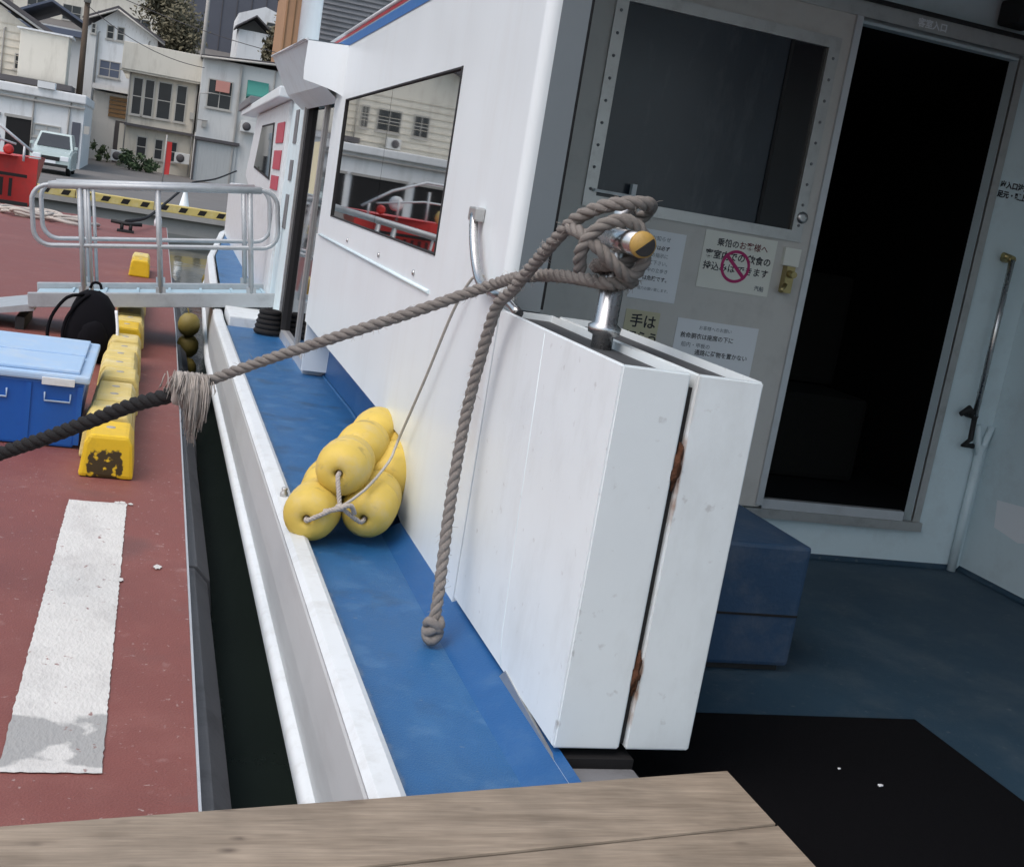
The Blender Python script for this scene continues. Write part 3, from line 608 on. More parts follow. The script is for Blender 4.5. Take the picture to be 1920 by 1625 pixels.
# ------------------------------------------------------------------ loose things on the boat
t = thing('step_box', (1.65, 3.0, FZ), 'dark blue scuffed step box standing on the aft floor behind the gate', 'step box')
B(1.42, 1.862, 2.80, 3.34, FZ + .02, .615).build('body', navy, t, bevel=.012)
B(1.425, 1.858, 2.797, 2.8, .405, .411).build('shading_line', dark, t)  # flat dark strip paints the shading line across the front
B(1.44, 1.84, 2.82, 3.32, FZ + .001, FZ + .02).build('foot', blk, t)
tag(B(1.066, 2.080, -1.2, 2.49, FZ + .001, FZ + .014).build('floor_mat', blkmat, None, loc=(1.57, .6, FZ)), 'black rubber mat lying on the dark blue aft floor', 'mat')
for i, (x, y, lb) in enumerate(((1.72, 2.12, 'small white paper scrap on the black mat, right one'), (1.66, 2.20, 'tiny white paper scrap on the black mat, left one'))):
    mb = MB(); mb.hexa([(x, y, FZ + .0145), (x + .012, y + .003, FZ + .0145), (x + .011, y + .012, FZ + .0145), (x + .001, y + .009, FZ + .0145), (x, y, FZ + .016), (x + .012, y + .003, FZ + .018), (x + .011, y + .012, FZ + .016), (x + .001, y + .009, FZ + .017)])
    o = mb.build('paper_scrap', paper, None, loc=(x, y, FZ + .0145)); tag(o, lb, 'scrap')
    if i: o.scale = (.6, .6, 1)

# boarding planks in the foreground
t = thing('boarding_plank', (.3, 1.4, .345), 'weathered brown wooden boarding platform of wide boards in the foreground', 'gangplank')
PZ0, PZ1 = .345, .392
L0, L1 = Vector((-1.3, 1.535)), Vector((1.19, 1.918))   # far edge, boards run along this line
dirp = (L1 - L0).normalized(); nrmp = Vector((dirp.y, -dirp.x))
for k in range(4):
    a, b = k * .198 + .0015, (k + 1) * .198 - .0015
    ends = []
    for o in (a, b):
        p = L0 + nrmp * o; q = L1 + nrmp * o; s = (1.19 - q.x) / dirp.x; q = q + dirp * (s + (0, .004, -.006, .003)[k]); ends.append((p, q))
    (p0, q0), (p1, q1) = ends
    mb = MB(); z1 = PZ1 - (0, .002, .001, .003)[k]
    n = 14; top0 = [p0.lerp(q0, i / n) for i in range(n + 1)]; top1 = [p1.lerp(q1, i / n) for i in range(n + 1)]
    jj = random.Random(k)
    rows = [[(p.x, p.y, PZ0) for p in top1], [(p.x, p.y + jj.uniform(-.001, .001), z1) for p in top1], [(p.x, p.y + (jj.uniform(-.0015, .0015)), z1) for p in top0], [(p.x, p.y, PZ0) for p in top0], [(p.x, p.y, PZ0) for p in top1]]
    mb.grid(rows, smooth=False)
    mb.quad(*[(p.x, p.y, z) for p, z in ((q1, PZ0), (q0, PZ0), (q0, z1), (q1, z1))]); mb.quad(*[(p.x, p.y, z) for p, z in ((p1, PZ0), (p0, PZ0), (p0, z1), (p1, z1))])
    mb.build('board', wood, t, bevel=.004)
B(-1.15, -.98, .9, 1.5, .0, PZ0 - .001).build('support_block', wood, t, bevel=.005)

# ------------------------------------------------------------------ mooring rope, black rope, cord
t = thing('mooring_rope', (.979, 2.45, 1.15), 'thick grey laid rope wound on the steel bitt with a tail hanging down', 'rope')
pts = [(.145, 3.3, .785), (.19, 3.3, .81), (.335, 3.205, .905), (.5, 3.10, 1.005), (.68, 3.03, 1.105), (.835, 2.97, 1.195), (.875, 2.80, 1.245), (.905, 2.60, 1.272)]
Rw = .0425
for k in range(0, 27):
    th = -2.3 + k * .35; deg = math.degrees(th)
    turn = (th + math.pi / 2) / (2 * math.pi)
    z = 1.285 + .04 * turn if turn < 1 else 1.325 + .30 * (turn - 1) ** 1.1
    pts.append((cx + Rw * math.cos(th), cy + Rw * math.sin(th), z))
pts += [(1.03, 2.44, 1.452), (1.0, 2.385, 1.462), (.945, 2.375, 1.455), (.90, 2.40, 1.438), (.868, 2.45, 1.405), (.855, 2.52, 1.355), (.85, 2.62, 1.295), (.842, 2.74, 1.215), (.832, 2.815, 1.165), (.828, 2.86, 1.06), (.82, 2.89, .90), (.81, 2.875, .75), (.80, 2.84, .62), (.79, 2.79, .50), (.78, 2.743, .412), (.772, 2.722, .365)]
rope_mb(pts, .0154, .080).build('rope_line', ropem, t)
# a second bight thrown over the cross bar, pulled down into the lay
pts2 = [(.89, 2.43, 1.30), (.875, 2.40, 1.345), (.895, 2.375, 1.395), (.935, 2.365, 1.418), (.975, 2.37, 1.415), (1.005, 2.375, 1.385), (1.012, 2.375, 1.34), (.985, 2.372, 1.305), (.945, 2.365, 1.322), (.905, 2.372, 1.352), (.872, 2.41, 1.378), (.862, 2.46, 1.385)]
rope_mb(pts2, .0150, .080).build('rope_bight', ropem, t)
mb = MB(); rz = random.Random(9); pth = spline(pts, .02)
for k in range(900):
    p = rz.choice(pth); d = Vector((rz.gauss(0, 1), rz.gauss(0, 1), rz.gauss(0, 1))).normalized(); e = Vector((rz.gauss(0, 1), rz.gauss(0, 1), rz.gauss(0, 1) - .6)).normalized()
    a = p + d * .0150; mb.tube([a, a + d * .004 + e * .004, a + d * .005 + e * rz.uniform(.008, .016)], [.0006, .0005, .0003], 3)
fz = mb.build('rope_fuzz', ropel, t); fz['kind'] = 'stuff'
ke = Vector((.772, 2.717, .352))
mb = MB()
for q in range(3):
    mb.tube([ke + Vector((.017 * math.cos(a + q), .017 * math.sin(a + q), -.018 * q + .012 + .008 * math.sin(2 * a))) for a in [j * math.pi / 7 for j in range(14)]], .0125, 7, closed=True)
mb.tube([ke + Vector((.0, -.002, -.005)), ke + Vector((-.004, -.012, -.04))], [.013, .010], 8)
mb.build('end_knot', ropem, t)
# knot with frayed ends where it joins the black rope
mb = MB(); kc = Vector((.135, 3.3, .780))
for q in range(4):
    mb.tube([kc + Vector(((q - 1.5) * .016, .034 * math.cos(a), .034 * math.sin(a))) for a in [j * math.pi / 8 for j in range(16)]], .015, 7, closed=True)
mb.build('join_knot', ropel, t)
mb = MB(); rf = random.Random(5)
for k in range(430):
    p = kc + Vector((rf.gauss(.008, .022), rf.uniform(-.02, .02), rf.uniform(.022, .048)))
    sx = (p.x - kc.x); cl = math.sin(p.x * 190) * .5 + .5
    ln = (.05 + .12 * math.exp(-((sx - .022) / .024) ** 2)) * rf.uniform(.6, 1.1); ox = sx * .12 + rf.uniform(-.008, .008) + (cl - .5) * .012
    mb.tube([p, p + Vector((ox * .5, -.030, -.006)), p + Vector((ox, -.044, -.03)), p + Vector((ox * 1.1, -.042 + rf.uniform(-.008, .008), -ln * .6)), p + Vector((ox * .9 + rf.uniform(-.006, .006), -.034 + rf.uniform(-.012, .012), -ln))], [.0019, .0019, .0018, .0016, .0008], 3)
mb.build('frayed_end', ropel, t)
mb = rope_mb([(.125, 3.3, .778), (.09, 3.31, .755), (.0, 3.40, .70), (-.12, 3.5, .615), (-.24, 3.6, .53), (-.36, 3.7, .45), (-.55, 3.8, .33), (-.8, 3.95, .18), (-1.0, 4.1, .04), (-1.15, 4.2, .022), (-1.4, 4.3, .022)], .0215, .10)
tag(mb.build('black_mooring_rope', ropek, None, loc=(-1.0, 4.1, .0)), 'thick black rope running left across the pontoon in front of the blue box', 'rope')

# ------------------------------------------------------------------ yellow float bundle on the side deck
t = thing('float_bundle', (.66, 3.8, .305), 'bundle of yellow foam fender floats lying on the blue side deck', 'fender')
prof = [(.055, .012), (.012, .0125), (.004, .017), (.0, .030), (.008, .056), (.028, .0745), (.058, .0835), (.10, .0860), (.1235, .0862), (.1245, .0868), (.1265, .0868), (.1275, .0862), (.15, .0855), (.192, .0825), (.222, .0735), (.242, .055), (.25, .030), (.246, .016), (.20, .012)]
rowsF = [((.532, 3.45, .392), (.235, .72, .045)), ((.712, 3.485, .392), (.30, .70, .17)), ((.620, 3.50, .530), (.265, .72, .025))]
for ri, (p, d) in enumerate(rowsF):
    d = Vector(d).normalized()
    for k in range(3):
        j = Vector((random.uniform(-.004, .004), 0, random.uniform(-.003, .003)))
        mb = MB(); mb.lathe(prof, Vector(p) + d * (.258 * k) + j, d + Vector((random.uniform(-.03, .03), 0, random.uniform(-.02, .02))), 28); mb.build('float', foam, t)
# dark core seen in the holes is simply depth; the lashing cord
hub = Vector((.625, 3.435, .445))
mb = MB()
for p, d in rowsF:
    p = Vector(p); d = Vector(d).normalized()
    rope_mb([p + d * .06, p - d * .004, p * .8 + hub * .2 - d * .016, hub], .0075, .03, mb=mb, n=5)
rope_mb([hub + Vector((-.045, .012, -.022)), hub + Vector((-.01, -.016, -.004)), hub + Vector((.03, -.008, .008)), hub + Vector((.05, .012, -.022))], .008, .03, mb=mb, n=5)
mb.blob(hub + Vector((0, -.008, 0)), (.016, .014, .012), 3)
mb.build('lashing', ropel, t)
mb = MB(); mb.tube(spline([hub + Vector((0, -.016, .004)), (.70, 3.475, .492), (.795, 3.62, .555), (.842, 3.742, .60), (.851, 3.53, .852), (.855, 3.33, 1.09), (.862, 3.20, 1.20), (.87, 3.12, 1.215)], .04), .0045, 6)
tag(mb.build('tether_cord', cordm, None, loc=hub), 'thin pale cord from the yellow floats up to the cabin handrail', 'cord')
mb = MB(); mb.lathe([(0, .014), (.012, .013), (.018, .008), (.026, .011), (.030, .008)], (.515, 3.90, .337), (0, 0, 1), 12)
mb.build('cap_fitting', alu, bo)

# ================================================================== GANGWAY (slopes up from pontoon to boat)
gw = thing('gangway', (-.7, 9.35, .17), 'aluminium gangway with rounded tube handrails sloping from pontoon up to the boat', 'gangway')
an = R_(7.6); ex = Vector((math.cos(an), 0, math.sin(an))); ez = Vector((-math.sin(an), 0, math.cos(an))); O = Vector((-.62, 9.0, .195))
def G(u, y, v): p = O + ex * u + ez * v; return (p.x, y, p.z)
Y0, Y1 = 9.0, 9.74; LG = 1.66
def gbox(u0, u1, y0, y1, v0, v1): return [G(u0, y0, v0), G(u1, y0, v0), G(u1, y1, v0), G(u0, y1, v0), G(u0, y0, v1), G(u1, y0, v1), G(u1, y1, v1), G(u0, y1, v1)]
galu = mat('gangway_aluminium', (.40, .43, .45), .5, .1, 20, metal=.35, dirt=(.24, .25, .26), dscale=9, damt=.6)
gdm = mat('gangway_deck_paint', (.34, .48, .56), .5, .08, 9, dirt=(.34, .38, .40), dscale=6, damt=.5, bump=.2, bscale=200)
mb = MB(); mb.hexa(gbox(-.14, LG, Y0 + .05, Y1 - .05, .035, .06)); mb.build('walkway', gdm, gw)
for y in (Y0, Y1 - .045):
    mb = MB(); mb.hexa(gbox(-.16, LG + .02, y, y + .045, 0, .105)); mb.build('side_beam', galu, gw, bevel=.006)
for k in range(7):
    u = .1 + k * .235
    mb = MB(); mb.hexa(gbox(u, u + .02, Y0 + .05, Y1 - .05, .0605, .072)); mb.build('tread_bar', gdm, gw)
def rail(y):
    r = .115; top, low = .86, .44; a, b = -.10, LG - .06; pts = []
    def arc(c, s, e):
        for k in range(7):
            t_ = s + (e - s) * k / 6; pts.append(G(c[0] + r * math.cos(t_), y, c[1] + r * math.sin(t_)))
    arc((a + r, low + r), math.pi * 1.5, math.pi); arc((a + r, top - r), math.pi, math.pi / 2)
    arc((b - r, top - r), math.pi / 2, 0); arc((b - r, low + r), 0, -math.pi / 2)
    mb = MB(); mb.tube(pts, .017, 8, closed=True); mb.tube([G(a + r, y, top), G(b - r, y, top)], .026, 10); mb.build('handrail', galu, gw)
    for u in (.22, .75, LG - .26):
        mb = MB(); mb.tube([G(u, y, .10), G(u, y, top)], .02, 8); mb.hexa(gbox(u - .035, u + .035, y - .015, y + .015, .09, .15)); mb.build('post', galu, gw)
    mb = MB(); mb.tube([G(.275, y, .10), G(.275, y, top)], .013, 8); mb.build('post', galu, gw)
rail(Y0 + .02); rail(Y1 - .02)
mb = MB(); mb.hexa([(-1.45, Y0 + .03, .006), (-.74, Y0 + .03, .15), (-.74, Y1 - .03, .15), (-1.45, Y1 - .03, .006), (-1.45, Y0 + .03, .03), (-.74, Y0 + .03, .20), (-.74, Y1 - .03, .20), (-1.45, Y1 - .03, .03)]); mb.build('ramp_flap', galu, gw)
mb = MB(); mb.box(-.86, -.80, Y0 + .05, Y1 - .05, .001, .09); mb.build('foot_roller', blk, gw)

# ================================================================== THINGS ON THE PONTOON
# blue container
t = thing('storage_container', (-.42, 6.1, 0), 'blue plastic storage container with pale blue lid standing on the pontoon', 'container')
x0, x1, y0, y1 = -.86, -.215, 5.62, 6.60
mb = MB(); mb.hexa([(x0 + .03, y0 + .03, .004), (x1 - .03, y0 + .03, .004), (x1 - .03, y1 - .03, .004), (x0 + .03, y1 - .03, .004), (x0, y0, .315), (x1, y0, .315), (x1, y1, .315), (x0, y1, .315)]); bd = mb.build('body', plast, t, bevel=.012)
for xx in (-.60, -.33):
    mb = MB(); mb.tube([(xx - .055, y0 - .004, .262), (xx - .055, y0 + .002, .222), (xx + .055, y0 + .002, .222), (xx + .055, y0 - .004, .262)], .0045, 6); mb.build('handle_ridge', lid, bd)
for xx in (-.72, -.455, -.235):
    mb = MB(); mb.hexa([(xx - .012, y0 + .024, .02), (xx + .012, y0 + .024, .02), (xx + .012, y0 + .04, .02), (xx - .012, y0 + .04, .02), (xx - .012, y0 - .006, .30), (xx + .012, y0 - .006, .30), (xx + .012, y0 + .01, .30), (xx - .012, y0 + .01, .30)]); mb.build('front_rib', plast, bd)
mb = MB(); mb.box(x0 - .018, x1 + .018, y0 - .018, y1 + .018, .316, .350); ld = mb.build('lid', lid, t, bevel=.010)
mb = MB(); mb.box(x0 + .03, x1 - .03, y0 + .03, 6.06, .3505, .368); mb.build('lid_panel', lid, ld, bevel=.006)
mb = MB(); mb.box(x0 + .03, x1 - .03, 6.10, y1 - .03, .3505, .368); mb.build('lid_panel', lid, ld, bevel=.006)
mb = MB(); mb.box(-.40, -.26, y0 - .030, y0 - .019, .300, .335); mb.build('latch', capw, ld, bevel=.003)
# backpack
t = thing('backpack', (-.33, 8.15, 0), 'black backpack with loose straps slumped behind the blue container', 'backpack')
mb = MB(); rows = []
for z, xa, xb, ya, yb in ((.004, -.47, -.15, 7.98, 8.26), (.10, -.49, -.13, 7.95, 8.29), (.24, -.47, -.14, 7.96, 8.28), (.35, -.44, -.175, 8.0, 8.25), (.42, -.41, -.225, 8.05, 8.22), (.450, -.36, -.28, 8.10, 8.18)):
    cxx, cyy, rx, ry = (xa + xb) / 2, (ya + yb) / 2, (xb - xa) / 2, (yb - ya) / 2
    rows.append([(cxx + rx * math.copysign(abs(math.cos(a)) ** .6, math.cos(a)), cyy + ry * math.copysign(abs(math.sin(a)) ** .6, math.sin(a)), z + .006 * math.sin(3 * a)) for a in [2 * math.pi * k / 20 for k in range(21)]])
mb.grid(rows); mb.quad(*rows[-1][:20]); mb.quad(*rows[0][:20]); mb.build('bag', fabric, t)
mb = MB(); mb.blob((-.285, 7.95, .16), (.10, .045, .12), 4); mb.build('front_pocket', fabric, t)
for dx in (0, .09):
    mb = MB(); mb.tube(spline([(-.37 + dx * .4, 8.06, .43), (-.47 + dx, 8.03, .40), (-.55 + dx, 8.0, .27), (-.56 + dx, 7.98, .13), (-.50 + dx, 8.0, .06), (-.42 + dx * .3, 8.02, .05)], .03), [.016] * 0 or .012, 6); mb.build('strap', fabric, t)
mb = MB(); mb.tube(spline([(-.34, 8.12, .47), (-.325, 8.12, .505), (-.285, 8.12, .505), (-.27, 8.12, .47)], .01), .009, 6); mb.build('top_handle', fabric, t)
mb = MB(); mb.tube(spline([(-.165, 8.0, .36), (-.145, 7.97, .24), (-.14, 7.96, .12)], .02), .010, 6); mb.build('reflective_trim', paper, t)
# yellow kerb blocks
def kerb(y0, y1, label, n):
    t = thing('yellow_kerb_block', (-.09, (y0 + y1) / 2, 0), label, 'kerb block', 'yellow kerb blocks along the pontoon edge')
    xa, xb, h = -.205, .022, .215; L = (y1 - y0) / n
    for k in range(n):
        a, b = y0 + k * L, y0 + (k + 1) * L; rj = random.Random(k + int(y0 * 7)); hh = h + rj.uniform(-.022, .010) - (.0 if k % 3 else .012); dx = rj.uniform(-.010, .010)
        mb = MB(); mb.prism([(xa + dx, .002), (xb + dx, .002), (xb + dx - .014, hh * .8), (xb + dx - .034, hh), (xa + dx + .034, hh), (xa + dx + .014, hh * .8)], 'y', a, b - .026)
        mb.build('segment', yel if k or n < 2 else yelb, t, bevel=.016)
        mb = MB(); mb.lathe([(0, .022), (.004, .02), (.005, .008)], ((xa + xb) / 2 + dx, (a + b) / 2, hh - .002), (0, 0, 1), 10); mb.build('bolt_cap', conc, t)
    return t
kf = kerb(5.17, 8.12, 'nearest yellow ribbed kerb block with a black scuffed end on the pontoon', 9)
scf = mat('scuffed_yellow_end', (.70, .46, .015), .45, .1, 14, dirt=(.45, .30, .03), dscale=18, damt=.5)
add_layer(scf, (.012, .010, .010), lambda n, l, s: mul(n, l, mul(n, l, band(n, l, s.outputs[1], -1.475, .014, .004), band(n, l, s.outputs[0], 0, .065, .035)), band(n, l, s.outputs[2], .055, .055, .06)), 34, (.36, .44), .95)
next(c for c in kf.children if c.name.startswith('segment') and c.data.materials[0] == yelb).data.materials[0] = scf
kerb(8.42, 11.3, 'second yellow kerb block in line, between the backpack and the gangway', 8)
kerb(13.9, 14.8, 'farthest yellow kerb block, alone on the pontoon beyond the gangway', 2)
# olive floats hanging in the gap
fp = [(.0, .01), (.01, .05), (.05, .085), (.10, .095), (.15, .085), (.19, .05), (.20, .01)]
for (x, y, z, lb) in ((.375, 10.3, .02, 'top olive float hanging between pontoon and hull under the gangway'), (.385, 10.35, -.17, 'middle olive float hanging between pontoon and hull'), (.385, 10.3, -.36, 'lowest olive float hanging between pontoon and hull at the waterline')):
    mb = MB(); mb.lathe([(a, b * .98) for a, b in fp], (x, y, z - .1), (.05, .1, 1), 16); mb.tube([(x, y, z + .08), (x - .02, y, z + .14)], .006, 6)
    tag(mb.build('hanging_float', foam2, None, loc=(x, y, z - .1)), lb, 'fender', 'olive floats in the gap')
mb = MB(); mb.lathe([(a * 1.2, b * 1.25) for a, b in fp], (.90, 18.6, -.50), (.1, .1, 1), 16)
tag(mb.build('floating_buoy', foam2, None, loc=(.9, 18.6, -.5)), 'round olive buoy floating on the water beyond the gangway', 'buoy')
# rope heap and mooring line far on the pontoon
mb = MB(); rj = random.Random(11)
for k in range(9):
    cx_, cy_ = -1.55 + rj.uniform(-.55, .55), 21.3 + rj.uniform(-.6, .6); r = rj.uniform(.22, .42)
    mb.tube([(cx_ + r * math.cos(a) * 1.4, cy_ + r * math.sin(a), .03 + .02 * k * .5 + .02 * math.sin(3 * a + k)) for a in [j * math.pi / 9 for j in range(18)]], .028, 6, closed=True)
tag(mb.build('rope_heap', ropel, None, loc=(-1.5, 21.3, 0)), 'heap of pale rope coils lying far out on the red pontoon', 'rope')
t = thing('pontoon_cleat', (-.42, 21.0, 0), 'black iron cleat on the far pontoon with the dark line made fast', 'cleat')
mb = MB(); mb.box(-.55, -.28, 20.9, 21.1, .001, .04); mb.tube([(-.48, 21, .03), (-.48, 21, .14)], .03, 8); mb.tube([(-.34, 21, .03), (-.34, 21, .14)], .03, 8); mb.tube([(-.66, 21, .16), (-.41, 21, .14), (-.16, 21, .16)], .032, 8); mb.build('body', blk, t)
mb = MB(); mb.tube(spline([(-.42, 21.0, .18), (-.1, 23.0, .20), (.25, 26, .42), (.64, 29, .72)], .3), .03, 6)
mb.tube(spline([(.68, 30.6, .60), (.9, 33, .75), (1.6, 36, .9), (2.4, 40, 1.2)], .4), .025, 6)
tag(mb.build('quay_mooring_line', ropek, None, loc=(-.42, 21, .1)), 'dark mooring line rising from the far pontoon cleat to the quay', 'rope')
mb = MB(); mb.lathe([(0, .20), (.06, .19), (.08, .15), (.55, .045), (.57, .03)], (.70, 30.9, .0), (0, 0, 1), 12)
tag(mb.build('white_mooring_cone', white2, None, loc=(.7, 30.9, 0)), 'white cone standing on the quay edge behind the gangway rail', 'cone')
mb = MB(); mb.lathe([(0, .07), (.10, .075), (.20, .05), (.22, .02)], (.10, 23.85, .001), (0, 0, 1), 10)
tag(mb.build('edge_marker', paper, None, loc=(.1, 23.85, 0)), 'small white marker at the far corner of the pontoon', 'marker')

# quay kerb, yellow with black stripes
t = thing('quay_kerb', (0, 30.45, 0), 'yellow concrete kerb with black stripes along the quay edge', 'kerb')
for k in range(-14, 12):
    B(k * 1.8 + .01, k * 1.8 + 1.79, 30.33, 30.62, .003, .20).build('kerb_stone', yel, t, bevel=.015)
    for j in range(4):
        x = k * 1.8 + .12 + j * .45
        mb = MB(); mb.hexa([(x, 30.327, .045), (x + .17, 30.327, .045), (x + .17, 30.6, .202), (x, 30.6, .202), (x + .06, 30.326, .165), (x + .23, 30.326, .165), (x + .23, 30.60, .204), (x + .06, 30.60, .204)]); mb.build('black_stripe', grime, t)

# ================================================================== RED BOAT at the far pontoon end
t = thing('red_boat', (-5, 26, -.5), 'red hulled workboat with white rails moored beyond the pontoon at the left', 'boat')
mb = MB(); mb.grid([[(-12 + 9.4 * k / 8 + 0, 24.6 + .25 * (k == 8), z) for z in (-.6, .2, .78 + .10 * (k > 5))] for k in range(9)], smooth=False)
mb.grid([[(-2.55, 24.85, -.6), (-2.30, 24.85, .2), (-2.20, 24.85, .88)], [(-2.6, 27, -.6), (-2.4, 27, .2), (-2.25, 27, .88)]], smooth=False)
mb.grid([[(-2.6, 24.85, -.6), (-2.6, 24.85, .88)], [(-2.2, 24.85, .2), (-2.2, 24.85, .88)]], smooth=False)
mb.quad((-12, 24.6, .78), (-2.6, 24.6, .88), (-2.25, 27, .88), (-12, 27, .78)); mb.build('hull', redp, t)
mb = MB()
for k in range(8): mb.box(-2.66 - k * .16, -2.60 - k * .16, 24.58, 24.60, .12, .46)
mb.box(-12, -2.35, 24.57, 24.62, .50, .56); mb.build('freeing_ports', dark, t)
mb = MB(); mb.box(-12, -2.3, 24.5, 24.62, -.10, .04); mb.build('fender_strip', blk, t)
mb = MB()
for k in range(13):
    x = -2.45 - k * .62; h = min(.85, .25 + k * .2); mb.tube([(x, 24.75, .8), (x, 24.75, .85 + h)], .025, 6)
mb.tube([(-2.3, 24.75, 1.0), (-2.9, 24.75, 1.40), (-3.6, 24.75, 1.68), (-12, 24.75, 1.70)], .03, 6); mb.tube([(-2.6, 24.75, 1.1), (-3.6, 24.75, 1.28), (-12, 24.75, 1.28)], .022, 6); mb.build('rail', capw, t)
mb = MB(); mb.box(-9.2, -6.4, 25.2, 26.8, .8, 2.1); wh = mb.build('deckhouse', capw, t, bevel=.05)
for k in range(3): B(-9.0 + k * .9, -8.4 + k * .9, 25.17, 25.21, 1.4, 1.9).build('window', glass, wh)
for x, z, r, m in ((-3.05, 1.15, .16, capw), (-4.1, 1.0, .18, yel), (-5.2, 1.05, .17, capw), (-2.75, .98, .10, redp)):
    mb = MB(); mb.lathe([(-.05, r * .5), (-.04, r * .8), (0, r), (.04, r * .8), (.05, r * .5)], (x, 24.95, z), (0, 1, 0), 14); mb.build('deck_buoy', m, t)

# ================================================================== BUILDINGS BEYOND THE QUAY
bw = mat('far_white_render', (.72, .74, .75), .7, .08, .9, dirt=(.36, .36, .34), dscale=1.4, damt=.6, stretch=(2, 2, .35))
bc = mat('far_beige_render', (.58, .54, .46), .75, .07, .6, dirt=(.27, .25, .21), dscale=1.4, damt=.7, stretch=(2, 2, .35))
bcl = mat('far_cream_boards', (.66, .63, .55), .7, .06, .8, dirt=(.38, .35, .29), dscale=1.3, damt=.65, stretch=(2, 2, .4))
bg_ = mat('far_grey_cladding', (.58, .59, .58), .65, .06, .6, dirt=(.30, .30, .29), dscale=1.2, damt=.65, stretch=(2, 2, .3))
roofd = mat('far_dark_roof', (.075, .07, .075), .7, .2, 2)
slate = mat('far_slate_wall', (.085, .092, .115), .7, .15, .7)
rbl = mat('far_blue_roof', (.09, .11, .16), .6, .15, 1)
bgl = mat('far_window_glass', (.03, .036, .042), .12, .3, 1.2)
frm = mat('far_window_frame', (.42, .41, .38), .5, .08, 4)
brown = mat('far_brown_timber', (.20, .12, .055), .7, .2, 2)
orange = mat('far_orange_boards', (.40, .23, .13), .7, .2, 1.5)
teal = mat('far_teal_awning', (.03, .20, .17), .6, .1, 3)
pink = mat('far_pink_sign', (.52, .24, .20), .6, .12, 3)
shut = mat('far_shutter', (.42, .44, .44), .5, .05, 2, dirt=(.32, .33, .33), dscale=2, damt=.5, stretch=(6, 1, .5))
bark = mat('bark', (.10, .075, .055), .9, .2, 6)
leafm = mat('foliage', (.045, .075, .030), .8, .45, 3)
leafd = mat('foliage_dull', (.115, .105, .065), .85, .4, 3)
def win(par, x0, x1, z0, z1, y, mull=1, m=bgl, fm=None):
    f = .05
    mb = MB()
    for a, b, c_, d_ in ((x0, x1, z0, z0 + f), (x0, x1, z1 - f, z1), (x0, x0 + f, z0 + f, z1 - f), (x1 - f, x1, z0 + f, z1 - f)): mb.box(a, b, y - .05, y + .03, c_, d_)
    for k in range(1, mull): xm = x0 + (x1 - x0) * k / mull; mb.box(xm - .02, xm + .02, y - .04, y + .03, z0 + f, z1 - f)
    o = mb.build('window', fm or frm, par); B(x0 - .06, x1 + .06, y - .09, y - .051, z0 - .06, z0 - .002).build('sill', frm, o); cu_ = x0 + f + (x1 - x0 - 2 * f) * (.3 + .4 * ((x0 * 7.3) % 1)); B(x0 + f + .004, cu_, y - .0045, y + .01, z0 + f + .003, z1 - f - .003).build('curtain', bcl, o); B(x0 + f, x1 - f, y - .015, y - .005, z0 + f, z0 + f + (z1 - z0 - 2 * f) * .5 - .02).build('pane', m, o); B(x0 + f, x1 - f, y - .012, y - .004, z0 + f + (z1 - z0 - 2 * f) * .5 + .02, z1 - f).build('pane', m, o); B(x0 + f, x1 - f, y - .03, y - .001, z0 + f + (z1 - z0 - 2 * f) * .5 - .02, z0 + f + (z1 - z0 - 2 * f) * .5 + .02).build('rail', fm or frm, o); return o
def gable(mb, x0, x1, y0, y1, ze0, ze1, xp, zp): mb.prism([(x0, ze0), (x1, ze1), (xp, zp)], 'y', y0, y1)
def roof(par, x0, ze0, xp, zp, x1, ze1, y0, y1, m, t_=.16):
    mb = MB(); mb.hexa([(x0, y0, ze0), (xp, y0, zp), (xp, y1, zp), (x0, y1, ze0), (x0, y0, ze0 + t_), (xp, y0, zp + t_), (xp, y1, zp + t_), (x0, y1, ze0 + t_)])
    mb.hexa([(xp, y0, zp), (x1, y0, ze1), (x1, y1, ze1), (xp, y1, zp), (xp, y0, zp + t_), (x1, y0, ze1 + t_), (x1, y1, ze1 + t_), (xp, y1, zp + t_)]); return mb.build('roof', m, par)
# low white garage building, runs left out of frame
t = thing('garage_building', (-9, 54, .2), 'low white flat roofed garage building behind the parked car', 'building')
mb = MB(); mb.box(-24, -3.05, 52, 58, .1, 2.75); mb.build('wall', bw, t)
mb = MB(); mb.box(-24.1, -3.0, 51.8, 58.1, 2.75, 3.10); mb.build('parapet', bw, t, bevel=.05)
B(-24, -3.02, 51.83, 51.99, 2.55, 2.62).build('shadow_band', conc, t)
for x0, x1 in ((-23, -19.5), (-19, -15.5), (-15, -12.2), (-11.8, -9.0), (-8.6, -6.2), (-5.9, -4.98)):
    B(x0, x1, 51.96, 51.999, .12, 1.78).build('garage_bay', dark if x0 != -19 else shut, t)  # dark sheets stand in for shade inside open bays; one is a shutter
    B(x0 - .08, x1 + .08, 51.93, 51.998, 1.79, 1.90).build('lintel', conc, t)
win(t, -4.9, -3.88, 1.2, 1.72, 52, 2, m=shut); B(-3.46, -3.14, 51.96, 51.999, .4, 2.0).build('side_door', slate, t)
B(-4.85, -4.2, 51.7, 52.3, 3.10, 3.36).build('roof_unit', bw, t)
